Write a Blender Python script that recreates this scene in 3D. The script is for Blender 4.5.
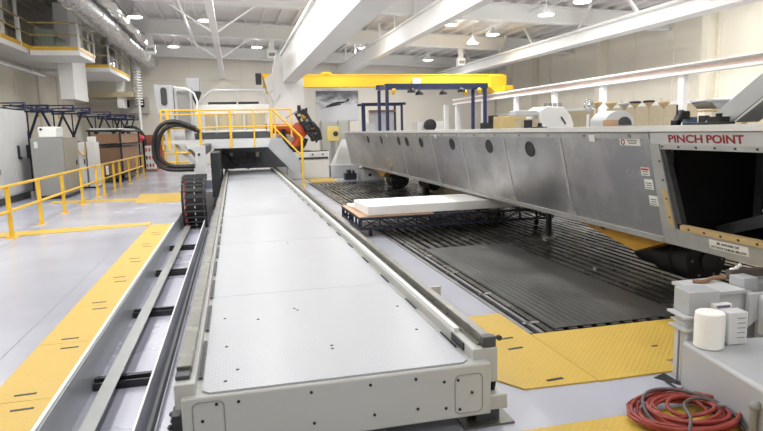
import bpy, math, random
from mathutils import Vector, Matrix
from math import radians, sin, cos, pi
random.seed(7)
S = bpy.context.scene
for o in list(bpy.data.objects): bpy.data.objects.remove(o)
COL = S.collection

# ---------------------------------------------------------------- camera, light, exposure
cam_d = bpy.data.cameras.new('camera'); cam = bpy.data.objects.new('camera', cam_d); COL.objects.link(cam)
cam_d.sensor_fit = 'HORIZONTAL'; cam_d.sensor_width = 36.0; cam_d.lens = 36.0*600/763; cam_d.clip_end = 200
yaw, pit, rol = radians(13.5), radians(8.1), radians(-1.4)
F = Vector((sin(yaw)*cos(pit), cos(yaw)*cos(pit), -sin(pit)))
R0 = Vector((cos(yaw), -sin(yaw), 0)); U0 = R0.cross(F)
R1 = cos(rol)*R0 + sin(rol)*U0; U1 = -sin(rol)*R0 + cos(rol)*U0
m = Matrix((R1, U1, -F)).transposed().to_4x4(); m.translation = Vector((0, 0, 1.9))
cam.matrix_world = m
S.camera = cam
S.view_settings.view_transform = 'Standard'; S.view_settings.look = 'None'
S.view_settings.gamma = 1.0; S.view_settings.use_curve_mapping = False
S.view_settings.exposure = 0.0
W = bpy.data.worlds.new('world'); S.world = W; W.use_nodes = True
W.node_tree.nodes['Background'].inputs[0].default_value = (1, 0.98, 0.95, 1)
W.node_tree.nodes['Background'].inputs[1].default_value = 0.35
LAMP_W = 105.0

# ---------------------------------------------------------------- materials
def srgb(r, g, b):
    f = lambda c: (c/255/12.92) if c/255 <= 0.04045 else ((c/255+0.055)/1.055)**2.4
    return (f(r), f(g), f(b), 1)
MATS = {}
def mat(name, rgb, rough=0.5, metal=0.0, var=0.06, scale=3.0, bump=0.0, bscale=40.0, rvar=0.0, spec=0.5, stretch=(1,1,1), dirt=None, dscale=1.5, dthr=0.62):
    M = bpy.data.materials.new(name); M.use_nodes = True; nt = M.node_tree; N = nt.nodes; L = nt.links
    b = N['Principled BSDF']; b.inputs['Roughness'].default_value = rough; b.inputs['Metallic'].default_value = metal
    b.inputs['Specular IOR Level'].default_value = spec
    tc = N.new('ShaderNodeTexCoord'); mp = N.new('ShaderNodeMapping'); mp.inputs['Scale'].default_value = stretch
    L.new(tc.outputs['Object'], mp.inputs[0])
    nz = N.new('ShaderNodeTexNoise'); nz.inputs['Scale'].default_value = scale; nz.inputs['Detail'].default_value = 5
    L.new(mp.outputs[0], nz.inputs['Vector'])
    c = srgb(*rgb); cr = N.new('ShaderNodeValToRGB')
    cr.color_ramp.elements[0].position = 0.3; cr.color_ramp.elements[1].position = 0.7
    cr.color_ramp.elements[0].color = tuple(max(0, v*(1-var)) for v in c[:3])+(1,)
    cr.color_ramp.elements[1].color = tuple(min(1, v*(1+var)) for v in c[:3])+(1,)
    L.new(nz.outputs['Fac'], cr.inputs[0]); out = cr.outputs[0]
    if dirt:
        n2 = N.new('ShaderNodeTexNoise'); n2.inputs['Scale'].default_value = dscale; n2.inputs['Detail'].default_value = 8; n2.inputs['Roughness'].default_value = .7
        L.new(mp.outputs[0], n2.inputs['Vector'])
        r2 = N.new('ShaderNodeValToRGB'); r2.color_ramp.elements[0].position = dthr; r2.color_ramp.elements[1].position = min(1, dthr+.12)
        L.new(n2.outputs['Fac'], r2.inputs[0])
        mx = N.new('ShaderNodeMix'); mx.data_type = 'RGBA'; L.new(r2.outputs[0], mx.inputs[0]); L.new(out, mx.inputs[6]); mx.inputs[7].default_value = srgb(*dirt); out = mx.outputs[2]
    L.new(out, b.inputs['Base Color'])
    if rvar:
        mr = N.new('ShaderNodeMapRange'); mr.inputs[3].default_value = max(.02, rough-rvar); mr.inputs[4].default_value = rough+rvar
        mr.inputs[1].default_value = .3; mr.inputs[2].default_value = .7
        L.new(nz.outputs['Fac'], mr.inputs[0]); L.new(mr.outputs[0], b.inputs['Roughness'])
    if bump:
        n3 = N.new('ShaderNodeTexNoise'); n3.inputs['Scale'].default_value = bscale; L.new(mp.outputs[0], n3.inputs['Vector'])
        bp = N.new('ShaderNodeBump'); bp.inputs['Strength'].default_value = bump; bp.inputs['Distance'].default_value = .01
        L.new(n3.outputs['Fac'], bp.inputs['Height']); L.new(bp.outputs[0], b.inputs['Normal'])
    MATS[name] = M; return M
def tread(name, rgb, rough, k=45.0, strength=.35, dirt=None, spec=.5, metal=0.0, raised=None):
    """checker (tread) plate: small raised diagonal bars"""
    M = mat(name, rgb, rough, metal, .025, 2.0, rvar=.02, dirt=dirt, dscale=1.2, dthr=.6, spec=spec); nt = M.node_tree; N = nt.nodes; L = nt.links
    tc = N.new('ShaderNodeTexCoord'); sp = N.new('ShaderNodeSeparateXYZ'); L.new(tc.outputs['Object'], sp.inputs[0])
    def mth(op, a, bb=None):
        n = N.new('ShaderNodeMath'); n.operation = op
        for i, v in enumerate((a, bb)):
            if v is None: continue
            if isinstance(v, (int, float)): n.inputs[i].default_value = v
            else: L.new(v, n.inputs[i])
        return n.outputs[0]
    u = mth('MULTIPLY', mth('ADD', sp.outputs[0], sp.outputs[1]), k*2); v = mth('MULTIPLY', mth('SUBTRACT', sp.outputs[0], sp.outputs[1]), k*2)
    a = mth('MULTIPLY', mth('SINE', u), mth('COSINE', v)); h = mth('MAXIMUM', mth('ABSOLUTE', a), .35)
    bp = N.new('ShaderNodeBump'); bp.inputs['Strength'].default_value = strength; bp.inputs['Distance'].default_value = .004
    L.new(h, bp.inputs['Height']); L.new(bp.outputs[0], N['Principled BSDF'].inputs['Normal'])
    return M
def emis(name, rgb, st):
    M = bpy.data.materials.new(name); M.use_nodes = True; b = M.node_tree.nodes['Principled BSDF']
    b.inputs['Base Color'].default_value = srgb(*rgb); b.inputs['Emission Color'].default_value = srgb(*rgb); b.inputs['Emission Strength'].default_value = st
    return M
floor_m = mat('floor_paint', (176, 178, 190), .22, 0, .04, .6, rvar=.07, bump=.03, bscale=6, dirt=(180, 181, 190), dscale=.8, dthr=.6)
trench_m = mat('trench_paint', (182, 184, 200), .3, 0, .05, 1.0, rvar=.08)
wall_m = mat('wall_panel', (232, 226, 210), .7, 0, .03, .8)
wallf_m = mat('wall_white', (238, 233, 221), .65, 0, .02, .8)
ceil_m = mat('ceiling_deck', (228, 226, 222), .8, 0, .04, 1.0)
beam_m = mat('white_beam_paint', (240, 240, 238), .45, 0, .02, 1.0)
white_m = mat('white_paint', (228, 228, 226), .4, 0, .03, 2.0)
cream_m = mat('machine_cream', (182, 183, 180), .38, 0, .03, 2.0, dirt=(178, 176, 170), dscale=2.2, dthr=.64)
plate_m = tread('white_tread_plate', (170, 173, 180), .33, k=38, strength=.5, spec=.5)
yplate_m = tread('yellow_tread_plate', (204, 170, 72), .45, k=30, strength=.9, dirt=(188, 158, 74))
yellow_m = mat('yellow_paint', (228, 182, 48), .4, 0, .05, 4)
craney_m = mat('crane_yellow', (236, 186, 40), .45, 0, .03, 1)
ochre_m = mat('ochre_paint', (190, 140, 40), .5, 0, .08, 4)
blue_m = mat('navy_paint', (34, 45, 86), .45, 0, .08, 4)
navy_m = mat('dark_navy_paint', (30, 35, 54), .5, 0, .1, 4)
steel_m = mat('rail_steel', (112, 111, 105), .36, .6, .12, 5, rvar=.1, dirt=(138, 135, 124), dscale=4, dthr=.55)
liner_m = mat('liner_sheet', (176, 180, 186), .3, .25, .05, 3)
chan_m = mat('channel_paint', (150, 154, 162), .4, .1, .06, 3)
edge_m = mat('edge_steel', (150, 150, 150), .35, .6, .12, 3)
bright_m = mat('bright_steel', (190, 190, 192), .3, .85, .1, 6, rvar=.08)
plateg_m = mat('galvanised_channel', (138, 141, 144), .25, .55, .12, 3, rvar=.08, dirt=(170, 172, 172), dscale=2.5, dthr=.6)
dark_m = mat('dark_iron', (52, 54, 58), .45, .3, .2, 6)
black_m = mat('black_rubber', (24, 24, 26), .5, 0, .2, 8)
pit_m = mat('recess_shade_black', (20, 20, 22), .8, 0, .2, 2)  # black base colour stands in for the shade inside pit and open bay
alu_m = mat('brushed_aluminium', (188, 188, 188), .36, .78, .14, 1.3, rvar=.1, dirt=(168, 168, 170), dscale=.7, dthr=.42)
aluedge_m = mat('aluminium_edge', (190, 190, 188), .42, .5, .1, 4)
slat_m = mat('slat_metal', (132, 130, 124), .26, .85, .2, 1.2, rvar=.08, dirt=(62, 60, 57), dscale=.35, dthr=.5)
sheet_m = mat('dark_sheet', (62, 62, 62), .5, .2, .18, 1.5, rvar=.1, dirt=(104, 104, 102), dscale=1.6, dthr=.62)
grey_m = mat('grey_casing', (176, 178, 182), .4, 0, .04, 2, dirt=(160, 161, 165), dscale=2, dthr=.6)
lgrey_m = mat('light_grey_paint', (196, 198, 200), .42, 0, .04, 2)
mgrey_m = mat('mid_grey_cabinet', (138, 138, 136), .5, 0, .05, 2)
dgrey_m = mat('machine_dark_grey', (74, 76, 80), .5, .2, .25, 3)
foam_m = mat('white_foam', (240, 240, 238), .75, 0, .02, 3)
ply_m = mat('plywood', (196, 160, 130), .6, 0, .12, 3, stretch=(1, 6, 1))
brown_m = mat('brown_box', (146, 112, 88), .7, 0, .12, 3)
tan_m = mat('tan_strip', (204, 178, 130), .55, 0, .06, 6)
orange_m = mat('orange_paint', (206, 84, 40), .4, 0, .08, 4)
red_m = mat('red_plastic', (196, 44, 44), .45, 0, .1, 4)
dred_m = mat('sign_red', (142, 36, 44), .5, 0, .04, 6)
hose_m = mat('red_hose', (140, 52, 44), .42, 0, .12, 8)
cable_m = mat('grey_cable', (86, 82, 84), .5, 0, .12, 8)
paper_m = mat('white_paper', (244, 244, 240), .85, 0, .02, 6, bump=.5, bscale=18)
jug_m = mat('container_white', (214, 214, 216), .45, 0, .04, 10)
glass_m = mat('dark_glass', (70, 72, 74), .12, 0, .1, 3)
beige_m = mat('beige_panel', (186, 174, 146), .6, 0, .06, 3)
chrome_m = mat('chrome', (215, 215, 218), .15, 1, .05, 3)
lbl_m = mat('label_white', (238, 238, 236), .5, 0, .01, 6)
ink_m = mat('label_ink', (34, 34, 36), .6, 0, .02, 6)
quilt_m = mat('beige_net', (186, 176, 152), .8, 0, .3, 30, bump=.8, bscale=26)
lampglow_m = emis('lamp_glow', (255, 250, 238), 9)

# ---------------------------------------------------------------- mesh builder
class MB:
    def __init__(s): s.v = []; s.f = []
    def add(s, vs, fs):
        n = len(s.v); s.v += [Vector(v) for v in vs]; s.f += [tuple(i+n for i in f) for f in fs]; return s
    def box(s, x0, x1, y0, y1, z0, z1):
        return s.hexa([(x0,y0,z0),(x1,y0,z0),(x1,y1,z0),(x0,y1,z0),(x0,y0,z1),(x1,y0,z1),(x1,y1,z1),(x0,y1,z1)])
    def hexa(s, p):
        return s.add(p, [(3,2,1,0),(4,5,6,7),(0,1,5,4),(1,2,6,5),(2,3,7,6),(3,0,4,7)])
    def rbox(s, c, size, rot=(0,0,0)):
        from mathutils import Euler
        R = Euler(rot).to_matrix(); hx, hy, hz = [a/2 for a in size]; C = Vector(c)
        return s.hexa([C+R@Vector(p) for p in ((-hx,-hy,-hz),(hx,-hy,-hz),(hx,hy,-hz),(-hx,hy,-hz),(-hx,-hy,hz),(hx,-hy,hz),(hx,hy,hz),(-hx,hy,hz))])
    def bar(s, a, b, w, h=None):
        """square bar between two points"""
        a, b = Vector(a), Vector(b); h = h or w; d = (b-a).normalized()
        up = Vector((0,0,1)) if abs(d.z) < .95 else Vector((0,1,0))
        r = d.cross(up).normalized(); u = r.cross(d)
        q = [a-r*w/2-u*h/2, a+r*w/2-u*h/2, a+r*w/2+u*h/2, a-r*w/2+u*h/2]
        return s.add(q+[p+(b-a) for p in q], [(0,1,2,3),(7,6,5,4),(0,4,5,1),(1,5,6,2),(2,6,7,3),(3,7,4,0)])
    def cyl(s, a, b, r, r2=None, n=12, caps=True):
        a, b = Vector(a), Vector(b); r2 = r if r2 is None else r2; d = (b-a).normalized()
        up = Vector((0,0,1)) if abs(d.z) < .95 else Vector((0,1,0))
        x = d.cross(up).normalized(); y = x.cross(d)
        c = [x*cos(2*pi*i/n)+y*sin(2*pi*i/n) for i in range(n)]
        fs = [(i, (i+1) % n, n+(i+1) % n, n+i) for i in range(n)]
        if caps: fs += [tuple(range(n-1, -1, -1)), tuple(range(n, 2*n))]
        return s.add([a+k*r for k in c]+[b+k*r2 for k in c], fs)
    def tube(s, pts, r, n=8, closed=False):
        P = [Vector(p) for p in pts]; vs = []; fs = []; m = len(P); prev = None
        for i, p in enumerate(P):
            d = (P[(i+1) % m]-P[i-1]) if closed else (P[min(i+1, m-1)]-P[max(i-1, 0)])
            d.normalize()
            if prev is None:
                up = Vector((0,0,1)) if abs(d.z) < .9 else Vector((0,1,0)); x = d.cross(up).normalized()
            else: x = (prev-d*prev.dot(d)).normalized()
            prev = x; y = x.cross(d)
            rr = r[i] if isinstance(r, (list, tuple)) else r
            vs += [p+(x*cos(2*pi*k/n)+y*sin(2*pi*k/n))*rr for k in range(n)]
        for i in range(m if closed else m-1):
            j = (i+1) % m
            fs += [(i*n+k, i*n+(k+1) % n, j*n+(k+1) % n, j*n+k) for k in range(n)]
        if not closed: fs += [tuple(range(n-1, -1, -1)), tuple((m-1)*n+k for k in range(n))]
        return s.add(vs, fs)
    def lathe(s, c, prof, n=20, axis='z'):
        C = Vector(c); vs = []
        for r, h in prof:
            for k in range(n):
                a = 2*pi*k/n; p = (r*cos(a), r*sin(a), h)
                if axis == 'y': p = (p[0], p[2], p[1])
                if axis == 'x': p = (p[2], p[0], p[1])
                vs.append(C+Vector(p))
        m = len(prof); fs = [(i*n+k, i*n+(k+1) % n, (i+1)*n+(k+1) % n, (i+1)*n+k) for i in range(m-1) for k in range(n)]
        fs += [tuple(range(n-1, -1, -1)), tuple((m-1)*n+k for k in range(n))]
        return s.add(vs, fs)
    def prism(s, pts, ext):
        """extrude polygon of 3D points by vector"""
        P = [Vector(p) for p in pts]; n = len(P); E = Vector(ext)
        return s.add(P+[p+E for p in P], [tuple(range(n-1, -1, -1)), tuple(range(n, 2*n))]+[(i, (i+1) % n, n+(i+1) % n, n+i) for i in range(n)])
    def ball(s, c, r, n=12, sq=(1,1,1)):
        pr = [(max(1e-3, r*sin(pi*i/8)), -r*cos(pi*i/8)) for i in range(9)]
        k = len(s.v); s.lathe((0,0,0), pr, n)
        for i in range(k, len(s.v)): v = s.v[i]; s.v[i] = Vector((v.x*sq[0]+c[0], v.y*sq[1]+c[1], v.z*sq[2]+c[2]))
        return s

def _mesh(name, mb, material, off, smooth, bevel):
    me = bpy.data.meshes.new(name); me.from_pydata([tuple(v-off) for v in mb.v], [], mb.f); me.materials.append(material)
    import bmesh
    bm = bmesh.new(); bm.from_mesh(me); bmesh.ops.recalc_face_normals(bm, faces=bm.faces); bm.to_mesh(me); bm.free()
    if smooth:
        me.shade_smooth(); me.set_sharp_from_angle(angle=.7)
    o = bpy.data.objects.new(name, me); COL.objects.link(o)
    if bevel:
        b = o.modifiers.new('bevel', 'BEVEL'); b.width = bevel; b.segments = 2; b.limit_method = 'ANGLE'
    return o
def thing(name, label, cat, loc, group=None):
    o = bpy.data.objects.new(name, None); COL.objects.link(o); o.location = loc; o.empty_display_size = .1
    o['label'] = label; o['category'] = cat
    if group: o['group'] = group
    return o
def rootloc(o):
    while o.parent: o = o.parent
    return Vector(o.location)
def part(name, mb, material, parent, label=None, smooth=True, bevel=0, kind=None):
    o = _mesh(name, mb, material, rootloc(parent), smooth, bevel); o.parent = parent
    if label: o['label'] = label
    if kind: o['kind'] = kind
    return o
def solo(name, mb, material, label, cat, group=None, bevel=0, smooth=True, kind=None):
    xs = [v.x for v in mb.v]; ys = [v.y for v in mb.v]; zs = [v.z for v in mb.v]
    off = Vector(((min(xs)+max(xs))/2, (min(ys)+max(ys))/2, min(zs)))
    o = _mesh(name, mb, material, off, smooth, bevel); o.location = off
    o['label'] = label; o['category'] = cat
    if group: o['group'] = group
    if kind: o['kind'] = kind
    return o
def struct(name, mb, material, parent=None, bevel=0):
    o = _mesh(name, mb, material, Vector((0,0,0)), True, bevel)
    if parent: o.parent = parent
    else: o['kind'] = 'structure'
    return o
def dup(o, loc=None, label=None, parent=None):
    c = o.copy(); COL.objects.link(c)
    if parent: c.parent = parent
    if loc is not None: c.location = loc
    if label: c['label'] = label
    for ch in o.children: dup(ch, parent=c)
    return c

# ================================================================ STRUCTURE
XL, XR, YF, YB = -8.6, 18.6, 41.0, -7.0
TX0, TX1, TY0, TY1 = -1.37, -0.33, 0.6, 26.0       # trench beside the machine bed
GX0, GX1, GY0, GY1 = 2.54, 9.6, 4.85, 22.4         # pit under the slatted cover
fl = MB()
fl.box(XL, TX0, YB, YF, -.5, 0)
fl.box(TX0, TX1, YB, TY0, -.5, 0); fl.box(TX0, TX1, TY1, YF, -.5, 0)
fl.box(TX1, GX0, YB, YF, -.5, 0)
fl.box(GX0, XR, YB, GY0, -.5, 0); fl.box(GX0, XR, GY1, YF, -.5, 0); fl.box(GX1, XR, GY0, GY1, -.5, 0)
struct('floor', fl, floor_m)
struct('trim_1', MB().box(TX0, TX1, TY0, TY1, -.5, -.35), trench_m)          # trench bottom
struct('trim_2', MB().box(GX0, GX1, GY0, GY1, -.5, -.16), pit_m)             # pit bottom
def zc(x): return 7.35-.035*x                                                # roof falls gently to the right
def slab(x0, x1, y0, y1, d0, d1):
    return [(x0,y0,zc(x0)+d0),(x1,y0,zc(x1)+d0),(x1,y1,zc(x1)+d0),(x0,y1,zc(x0)+d0),(x0,y0,zc(x0)+d1),(x1,y0,zc(x1)+d1),(x1,y1,zc(x1)+d1),(x0,y1,zc(x0)+d1)]
ce = MB().hexa(slab(XL, XR, YB, YF, 0, .15))
x = XL+.4
while x < XR:
    ce.hexa(slab(x, x+.09, YB, YF, -.16, 0)); x += .75
struct('ceiling', ce, ceil_m)
n = 3
for yb in (15.5, 23.2, 31.0, 39.6):
    t = MB(); h = .78
    t.hexa(slab(XL, XR, yb-.02, yb+.02, -h, -.17)); t.hexa(slab(XL, XR, yb-.2, yb+.2, -h-.05, -h)); t.hexa(slab(XL, XR, yb-.2, yb+.2, -.2, -.16))
    struct('trim_%d' % n, t, beam_m); n += 1
# walls with panel ribs
w = MB().box(XL-.2, XL, YB, YF, -.1, 7.9)
for y in [6+3.1*i for i in range(12)]: w.box(XL, XL+.07, y, y+.12, 0, 7.4)
struct('wall_left', w, wall_m)
w = MB().box(XR, XR+.2, YB, YF, -.1, 6.9)
for i in range(16): w.box(XR-.05, XR, 2+2.6*i, 2.1+2.6*i, 2.9, 6.6)
for i in range(6): w.box(XR-.45, XR, 6+7.2*i, 6.35+7.2*i, 0, 6.6)
struct('wall_right', w, wall_m)
w = MB().box(XL, XR, YF, YF+.2, -.1, 7.9)
struct('wall_back', w, wallf_m)
struct('wall_front', MB().box(XL, XR, YB-.2, YB, -.1, 7.9), wallf_m)
# seam and upper cream panels on the far wall, long battens of the right wall
w = MB()
for xx in (-6.0, -2.6, .6, 2.2): w.box(xx, xx+.06, YF-.04, YF-.005, 0, 6.9)
w.box(XL, 4.0, YF-.03, YF-.005, 5.3, 5.36)
struct('trim_7', w, wall_m)
w = MB().box(XR-.1, XR-.055, YB, YF-.1, 2.7, 2.85)
struct('baseboard_right', MB().box(XR-.09, XR-.055, YB, YF-.1, 0, 2.7), beige_m)
struct('trim_8', w, beam_m)
# roof girder (light strip on the right, along the wall)
g = MB(); g.box(13.9, 14.5, 8, YF-.05, 5.22, 5.28); g.box(14.17, 14.23, 8, YF-.05, 5.28, 5.72); g.box(13.9, 14.5, 8, YF-.05, 5.72, 5.78)
struct('trim_9', g, beam_m)
g = MB()
for y in (11.8, 15.5, 19.3, 23.2, 27.1, 31.0, 35): g.bar((14.2, y, 5.78), (14.2, y-.9 if y in (15.5, 23.2, 31.0) else y+.9, 6.7), .1)
struct('trim_10', g, beam_m)
# mid roof girder
g = MB(); g.box(7.05, 7.11, 10, YF-.05, 5.45, 6.15); g.box(6.9, 7.26, 10, YF-.05, 5.4, 5.45); g.box(6.9, 7.26, 10, YF-.05, 6.15, 6.2)
for y in range(11, 40, 3): g.bar((7.08, y, 6.2), (7.08, y, zc(7)-.1), .1)
struct('trim_11', g, beam_m)

# ================================================================ ROOF PIPES, LAMPS
def pipe(name, pts, r, m_, label, cat): return solo(name, MB().tube(pts, r), m_, label, cat)
t = thing('ceiling_pipe', 'thick white roof tie running straight overhead with diagonal braces', 'pipe', (-.45, 25, 5.4))
part('tie', MB().box(-.58, -.36, 12, 40.9, 5.4, 5.55), beam_m, t)
for y in (23.2, 31.0):
    for sx in (-1, 1): part('brace', MB().bar((-.47, y, 5.5), (-.47+sx*1.5, y, zc(0)-.85), .05), beam_m, t)
t = thing('ceiling_pipe', 'thinner white pipe hung under the roof left of the thick tie', 'pipe', (-1.65, 20, 6.4))
part('pipe', MB().cyl((-1.65, 12, 6.5), (-1.65, 34, 6.5), .06), white_m, t)
for y in range(14, 34, 3): part('hanger', MB().cyl((-1.65, y, 6.5), (-1.65, y, zc(-1.65)), .02, n=6), white_m, t)
for i, (y0, y1, lb) in enumerate(((22, 29.3, 'nearer length of white sprinkler pipe hung above the row of ceiling lamps'), (31.5, 40.8, 'farther length of white sprinkler pipe hung near the back wall'))):
    t = thing('sprinkler_pipe', lb, 'pipe', (12, y0, 6.5))
    part('pipe', MB().cyl((12, y0, 6.55), (12, y1, 6.55), .05), white_m, t)
    y = y0+.4
    while y < y1: part('hanger', MB().cyl((12, y, 6.55), (12, y, zc(12)), .015, n=6), white_m, t); y += 1.6

def make_lamp(loc, label, group=None):
    x, y, z = loc; t = thing('ceiling_lamp', label, 'lamp', (x, y, z), group)
    part('shade', MB().lathe((x, y, z), [(.31, 0), (.3, .04), (.2, .16), (.09, .26), (.08, .34)], 20), white_m, t)
    part('bulb', MB().lathe((x, y, z-.02), [(.27, 0), (.28, .01), (.27, .018)], 20), lampglow_m, t)
    part('stem', MB().cyl((x, y, z+.34), (x, y, z+.9), .02, n=6), white_m, t)
    return t
def light_at(x, y, z, k=1.0, sp=.3):
    d = bpy.data.lights.new('lamp_light', 'AREA'); d.shape = 'DISK'; d.size = .52; d.energy = LAMP_W*k; d.color = (1, .99, .975)
    o = bpy.data.objects.new('lamp_light', d); COL.objects.link(o); o.location = (x, y, z-.03)
    d = bpy.data.lights.new('lamp_spill', 'POINT'); d.shadow_soft_size = .2; d.energy = LAMP_W*k*sp; d.color = (1, .99, .975)
    o = bpy.data.objects.new('lamp_spill', d); COL.objects.link(o); o.location = (x, y, z-.4)
vis = [((11.62, 18.75, 6.0), 'round ceiling lamp nearest the top right, highest of the lit row'), ((11.55, 21.05, 6.0), 'round ceiling lamp second from the top right in the lit row'),
       ((11.5, 25.75, 6.0), 'round ceiling lamp between two roof beams, upper of the far pair'), ((11.6, 28.3, 6.0), 'round ceiling lamp just below the white hanging speaker row, lower of the far pair'),
       ((11.6, 35.3, 6.0), 'round ceiling lamp farthest away, close to the back wall'), ((-3.57, 26.4, 6.6), 'round ceiling lamp above the grey air duct end'), ((-.9, 26.9, 6.6), 'round ceiling lamp beside the thick white roof tie')]
L0 = None
for loc, lb in vis:
    if L0 is None: L0 = make_lamp(loc, lb, 'round high bay ceiling lamps')
    else: dup(L0, loc, lb)
    light_at(*loc, k=1.1, sp=.12)
for gx in (-2.9, .6, 5.2, 10.2, 15.5):
    for gy in (-4, 1.5, 7, 12.5, 18):
        dup(L0, (gx, gy, 6.6), 'added ceiling lamp out of view, lightening the left wall'); light_at(gx, gy, 6.6, .5 if gy < 5 else (.7 if gy < 10 else (1.05 if gy < 15 else 1.6)))
for gx, gy, lb in ((4.6, 26.5, 'right of the white box girder'), (10, 27, 'between the mid roof girder and the sprinkler pipe'), (-2.9, 35, 'near the silver air duct end'), (1.5, 35, 'over the yellow crane, left side'), (7.6, 35, 'over the yellow crane middle')):
    dup(L0, (gx, gy, 6.62), 'added round ceiling lamp '+lb); light_at(gx, gy, 6.6, 1.5)  # added lamps, put in to raise the light over the far end
for gy in (7, 12, 17):  # added lamp row out of view, brightens the left wall and cabinets
    dup(L0, (-6.2, gy, 6.62), 'added ceiling lamp out of view, lightening the left wall'); light_at(-6.2, gy, 6.6, 1.3)
# hanging white speaker boxes
sp0 = thing('hanging_speaker', 'small white box speaker hanging left of the thick roof tie', 'speaker', (-3.6, 31.0, 5.5), 'white boxes hung from the roof beams')
part('housing', MB().rbox((-3.6, 31.0, 5.95), (.42, .35, .42)), white_m, sp0, bevel=.03)
part('bracket', MB().box(-3.72, -3.48, 30.9, 31.1, 6.15, 6.645), white_m, sp0)
part('grille', MB().box(-3.75, -3.45, 30.8, 30.82, 5.85, 6.0), mgrey_m, sp0)
dup(sp0, (2.05, 31.0, 5.3), 'small white box speaker hanging over the yellow crane end')
dup(sp0, (12.0, 31.0, 4.955), 'small white box speaker hanging over the middle of the yellow crane')

# ================================================================ BIG WHITE GIRDER ON ITS COLUMN
t = thing('box_girder', 'huge white box girder running overhead towards the camera on a white column', 'girder', (2.4, 26, 0))
part('girder', MB().box(2.1, 2.67, 4, 26.3, 3.97, 5.1), beam_m, t)
part('flange', MB().box(2.02, 2.12, 4, 26.3, 5.06, 5.14), beam_m, t)
part('column', MB().prism([(1.72, 25.7, 0), (2.95, 25.7, 0), (2.95, 25.7, 4.0), (2.67, 25.7, 5.1), (1.85, 25.7, 5.1), (1.72, 25.7, 4.5)], (0, .6, 0)), beam_m, t)
part('gusset', MB().prism([(1.72, 25.8, 3.0), (1.72, 25.8, 4.4), (1.35, 25.8, 4.1)], (0, .35, 0)), beam_m, t)

# yellow bridge crane
t = thing('bridge_crane', 'long yellow overhead bridge crane spanning the hall in front of the back wall', 'crane', (7.5, 28.9, 3.6))
part('girder', MB().box(1.45, 13.4, 28.7, 29.2, 3.98, 4.56), craney_m, t)
part('rib', MB().box(1.45, 13.4, 28.66, 28.7, 4.5, 4.56), craney_m, t)
part('end_truck', MB().prism([(12.6, 28.5, 3.9), (12.9, 28.5, 3.63), (13.5, 28.5, 3.63), (13.5, 28.5, 4.5), (12.6, 28.5, 4.5)], (0, .9, 0)), craney_m, t, bevel=.03)
part('end_truck', MB().prism([(1.4, 28.3, 4.56), (2.0, 28.3, 4.56), (2.0, 28.3, 3.9), (1.62, 28.3, 3.7)], (0, 1.2, 0)), craney_m, t)
part('motor', MB().box(13.3, 13.75, 28.3, 29.2, 3.72, 3.98), craney_m, t)
part('hoist', MB().lathe((4.4, 28.9, 4.56), [(.3, 0), (.3, .06), (.2, .12), (.1, .14)], 14), craney_m, t)
part('bumper', MB().box(1.1, 1.36, 28.5, 28.8, 4.1, 4.6), dark_m, t)
part('notice_panel', MB().box(8.6, 9.0, 28.6, 28.64, 4.1, 4.35), lbl_m, t)
# runway
t = thing('crane_runway', 'long white crane runway beam on slim posts along the right wall', 'runway', (13, 20, 0))
part('beam', MB().box(12.85, 13.15, 6, 34.6, 3.3, 3.36).box(12.97, 13.03, 6, 34.6, 3.36, 3.56).box(12.85, 13.15, 6, 34.6, 3.56, 3.61), beam_m, t)
part('web_strip', MB().box(12.955, 12.965, 6, 34.6, 3.4, 3.52), mat('pale_red_stripe', (206, 184, 176), .6), t, label='dusty pink web of the beam')
for y in (11.0, 15.5, 19.5, 22.9, 26.4, 30.3, 34.2):
    part('post', MB().box(12.92, 13.08, y-.12, y+.12, 0, 3.3), beam_m, t)

# ================================================================ FAR WALL POSTER
t = thing('wall_poster', 'large grey poster of a propeller aeroplane above clouds on the back wall', 'poster', (6.95, 40.9, 2.55))
M = bpy.data.materials.new('poster_clouds'); M.use_nodes = True; nt = M.node_tree; b = nt.nodes['Principled BSDF']; b.inputs['Roughness'].default_value = .5
tc = nt.nodes.new('ShaderNodeTexCoord'); nz = nt.nodes.new('ShaderNodeTexNoise'); nz.inputs['Scale'].default_value = 1.1; nz.inputs['Detail'].default_value = 7
mp = nt.nodes.new('ShaderNodeMapping'); mp.inputs['Scale'].default_value = (1, 1, 2.4); nt.links.new(tc.outputs['Object'], mp.inputs[0]); nt.links.new(mp.outputs[0], nz.inputs['Vector'])
sx = nt.nodes.new('ShaderNodeSeparateXYZ'); nt.links.new(tc.outputs['Object'], sx.inputs[0])
ma = nt.nodes.new('ShaderNodeMath'); ma.operation = 'MULTIPLY_ADD'; ma.inputs[1].default_value = -.42; nt.links.new(sx.outputs[2], ma.inputs[0]); nt.links.new(nz.outputs['Fac'], ma.inputs[2])
cr = nt.nodes.new('ShaderNodeValToRGB'); e = cr.color_ramp.elements; e[0].position = -.0; e[0].color = srgb(84, 86, 92); e[1].position = .56; e[1].color = srgb(222, 222, 224)
e2 = cr.color_ramp.elements.new(.28); e2.color = srgb(120, 122, 128)
ad = nt.nodes.new('ShaderNodeMath'); ad.operation = 'ADD'; ad.inputs[1].default_value = .52; nt.links.new(ma.outputs[0], ad.inputs[0]); nt.links.new(ad.outputs[0], cr.inputs[0]); nt.links.new(cr.outputs[0], b.inputs['Base Color'])
part('print', MB().box(5.5, 8.38, 40.93, 40.99, 2.6, 4.6), M, t)
pl = MB(); yy = 40.92
pl.prism([(6.2, yy, 3.52), (6.7, yy, 3.66), (7.3, yy, 3.76), (7.72, yy, 3.92), (7.78, yy, 4.1), (7.66, yy, 4.08), (7.5, yy, 3.9), (6.9, yy, 3.88), (6.5, yy, 3.76), (6.15, yy, 3.58)], (0, -.01, 0))
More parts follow.
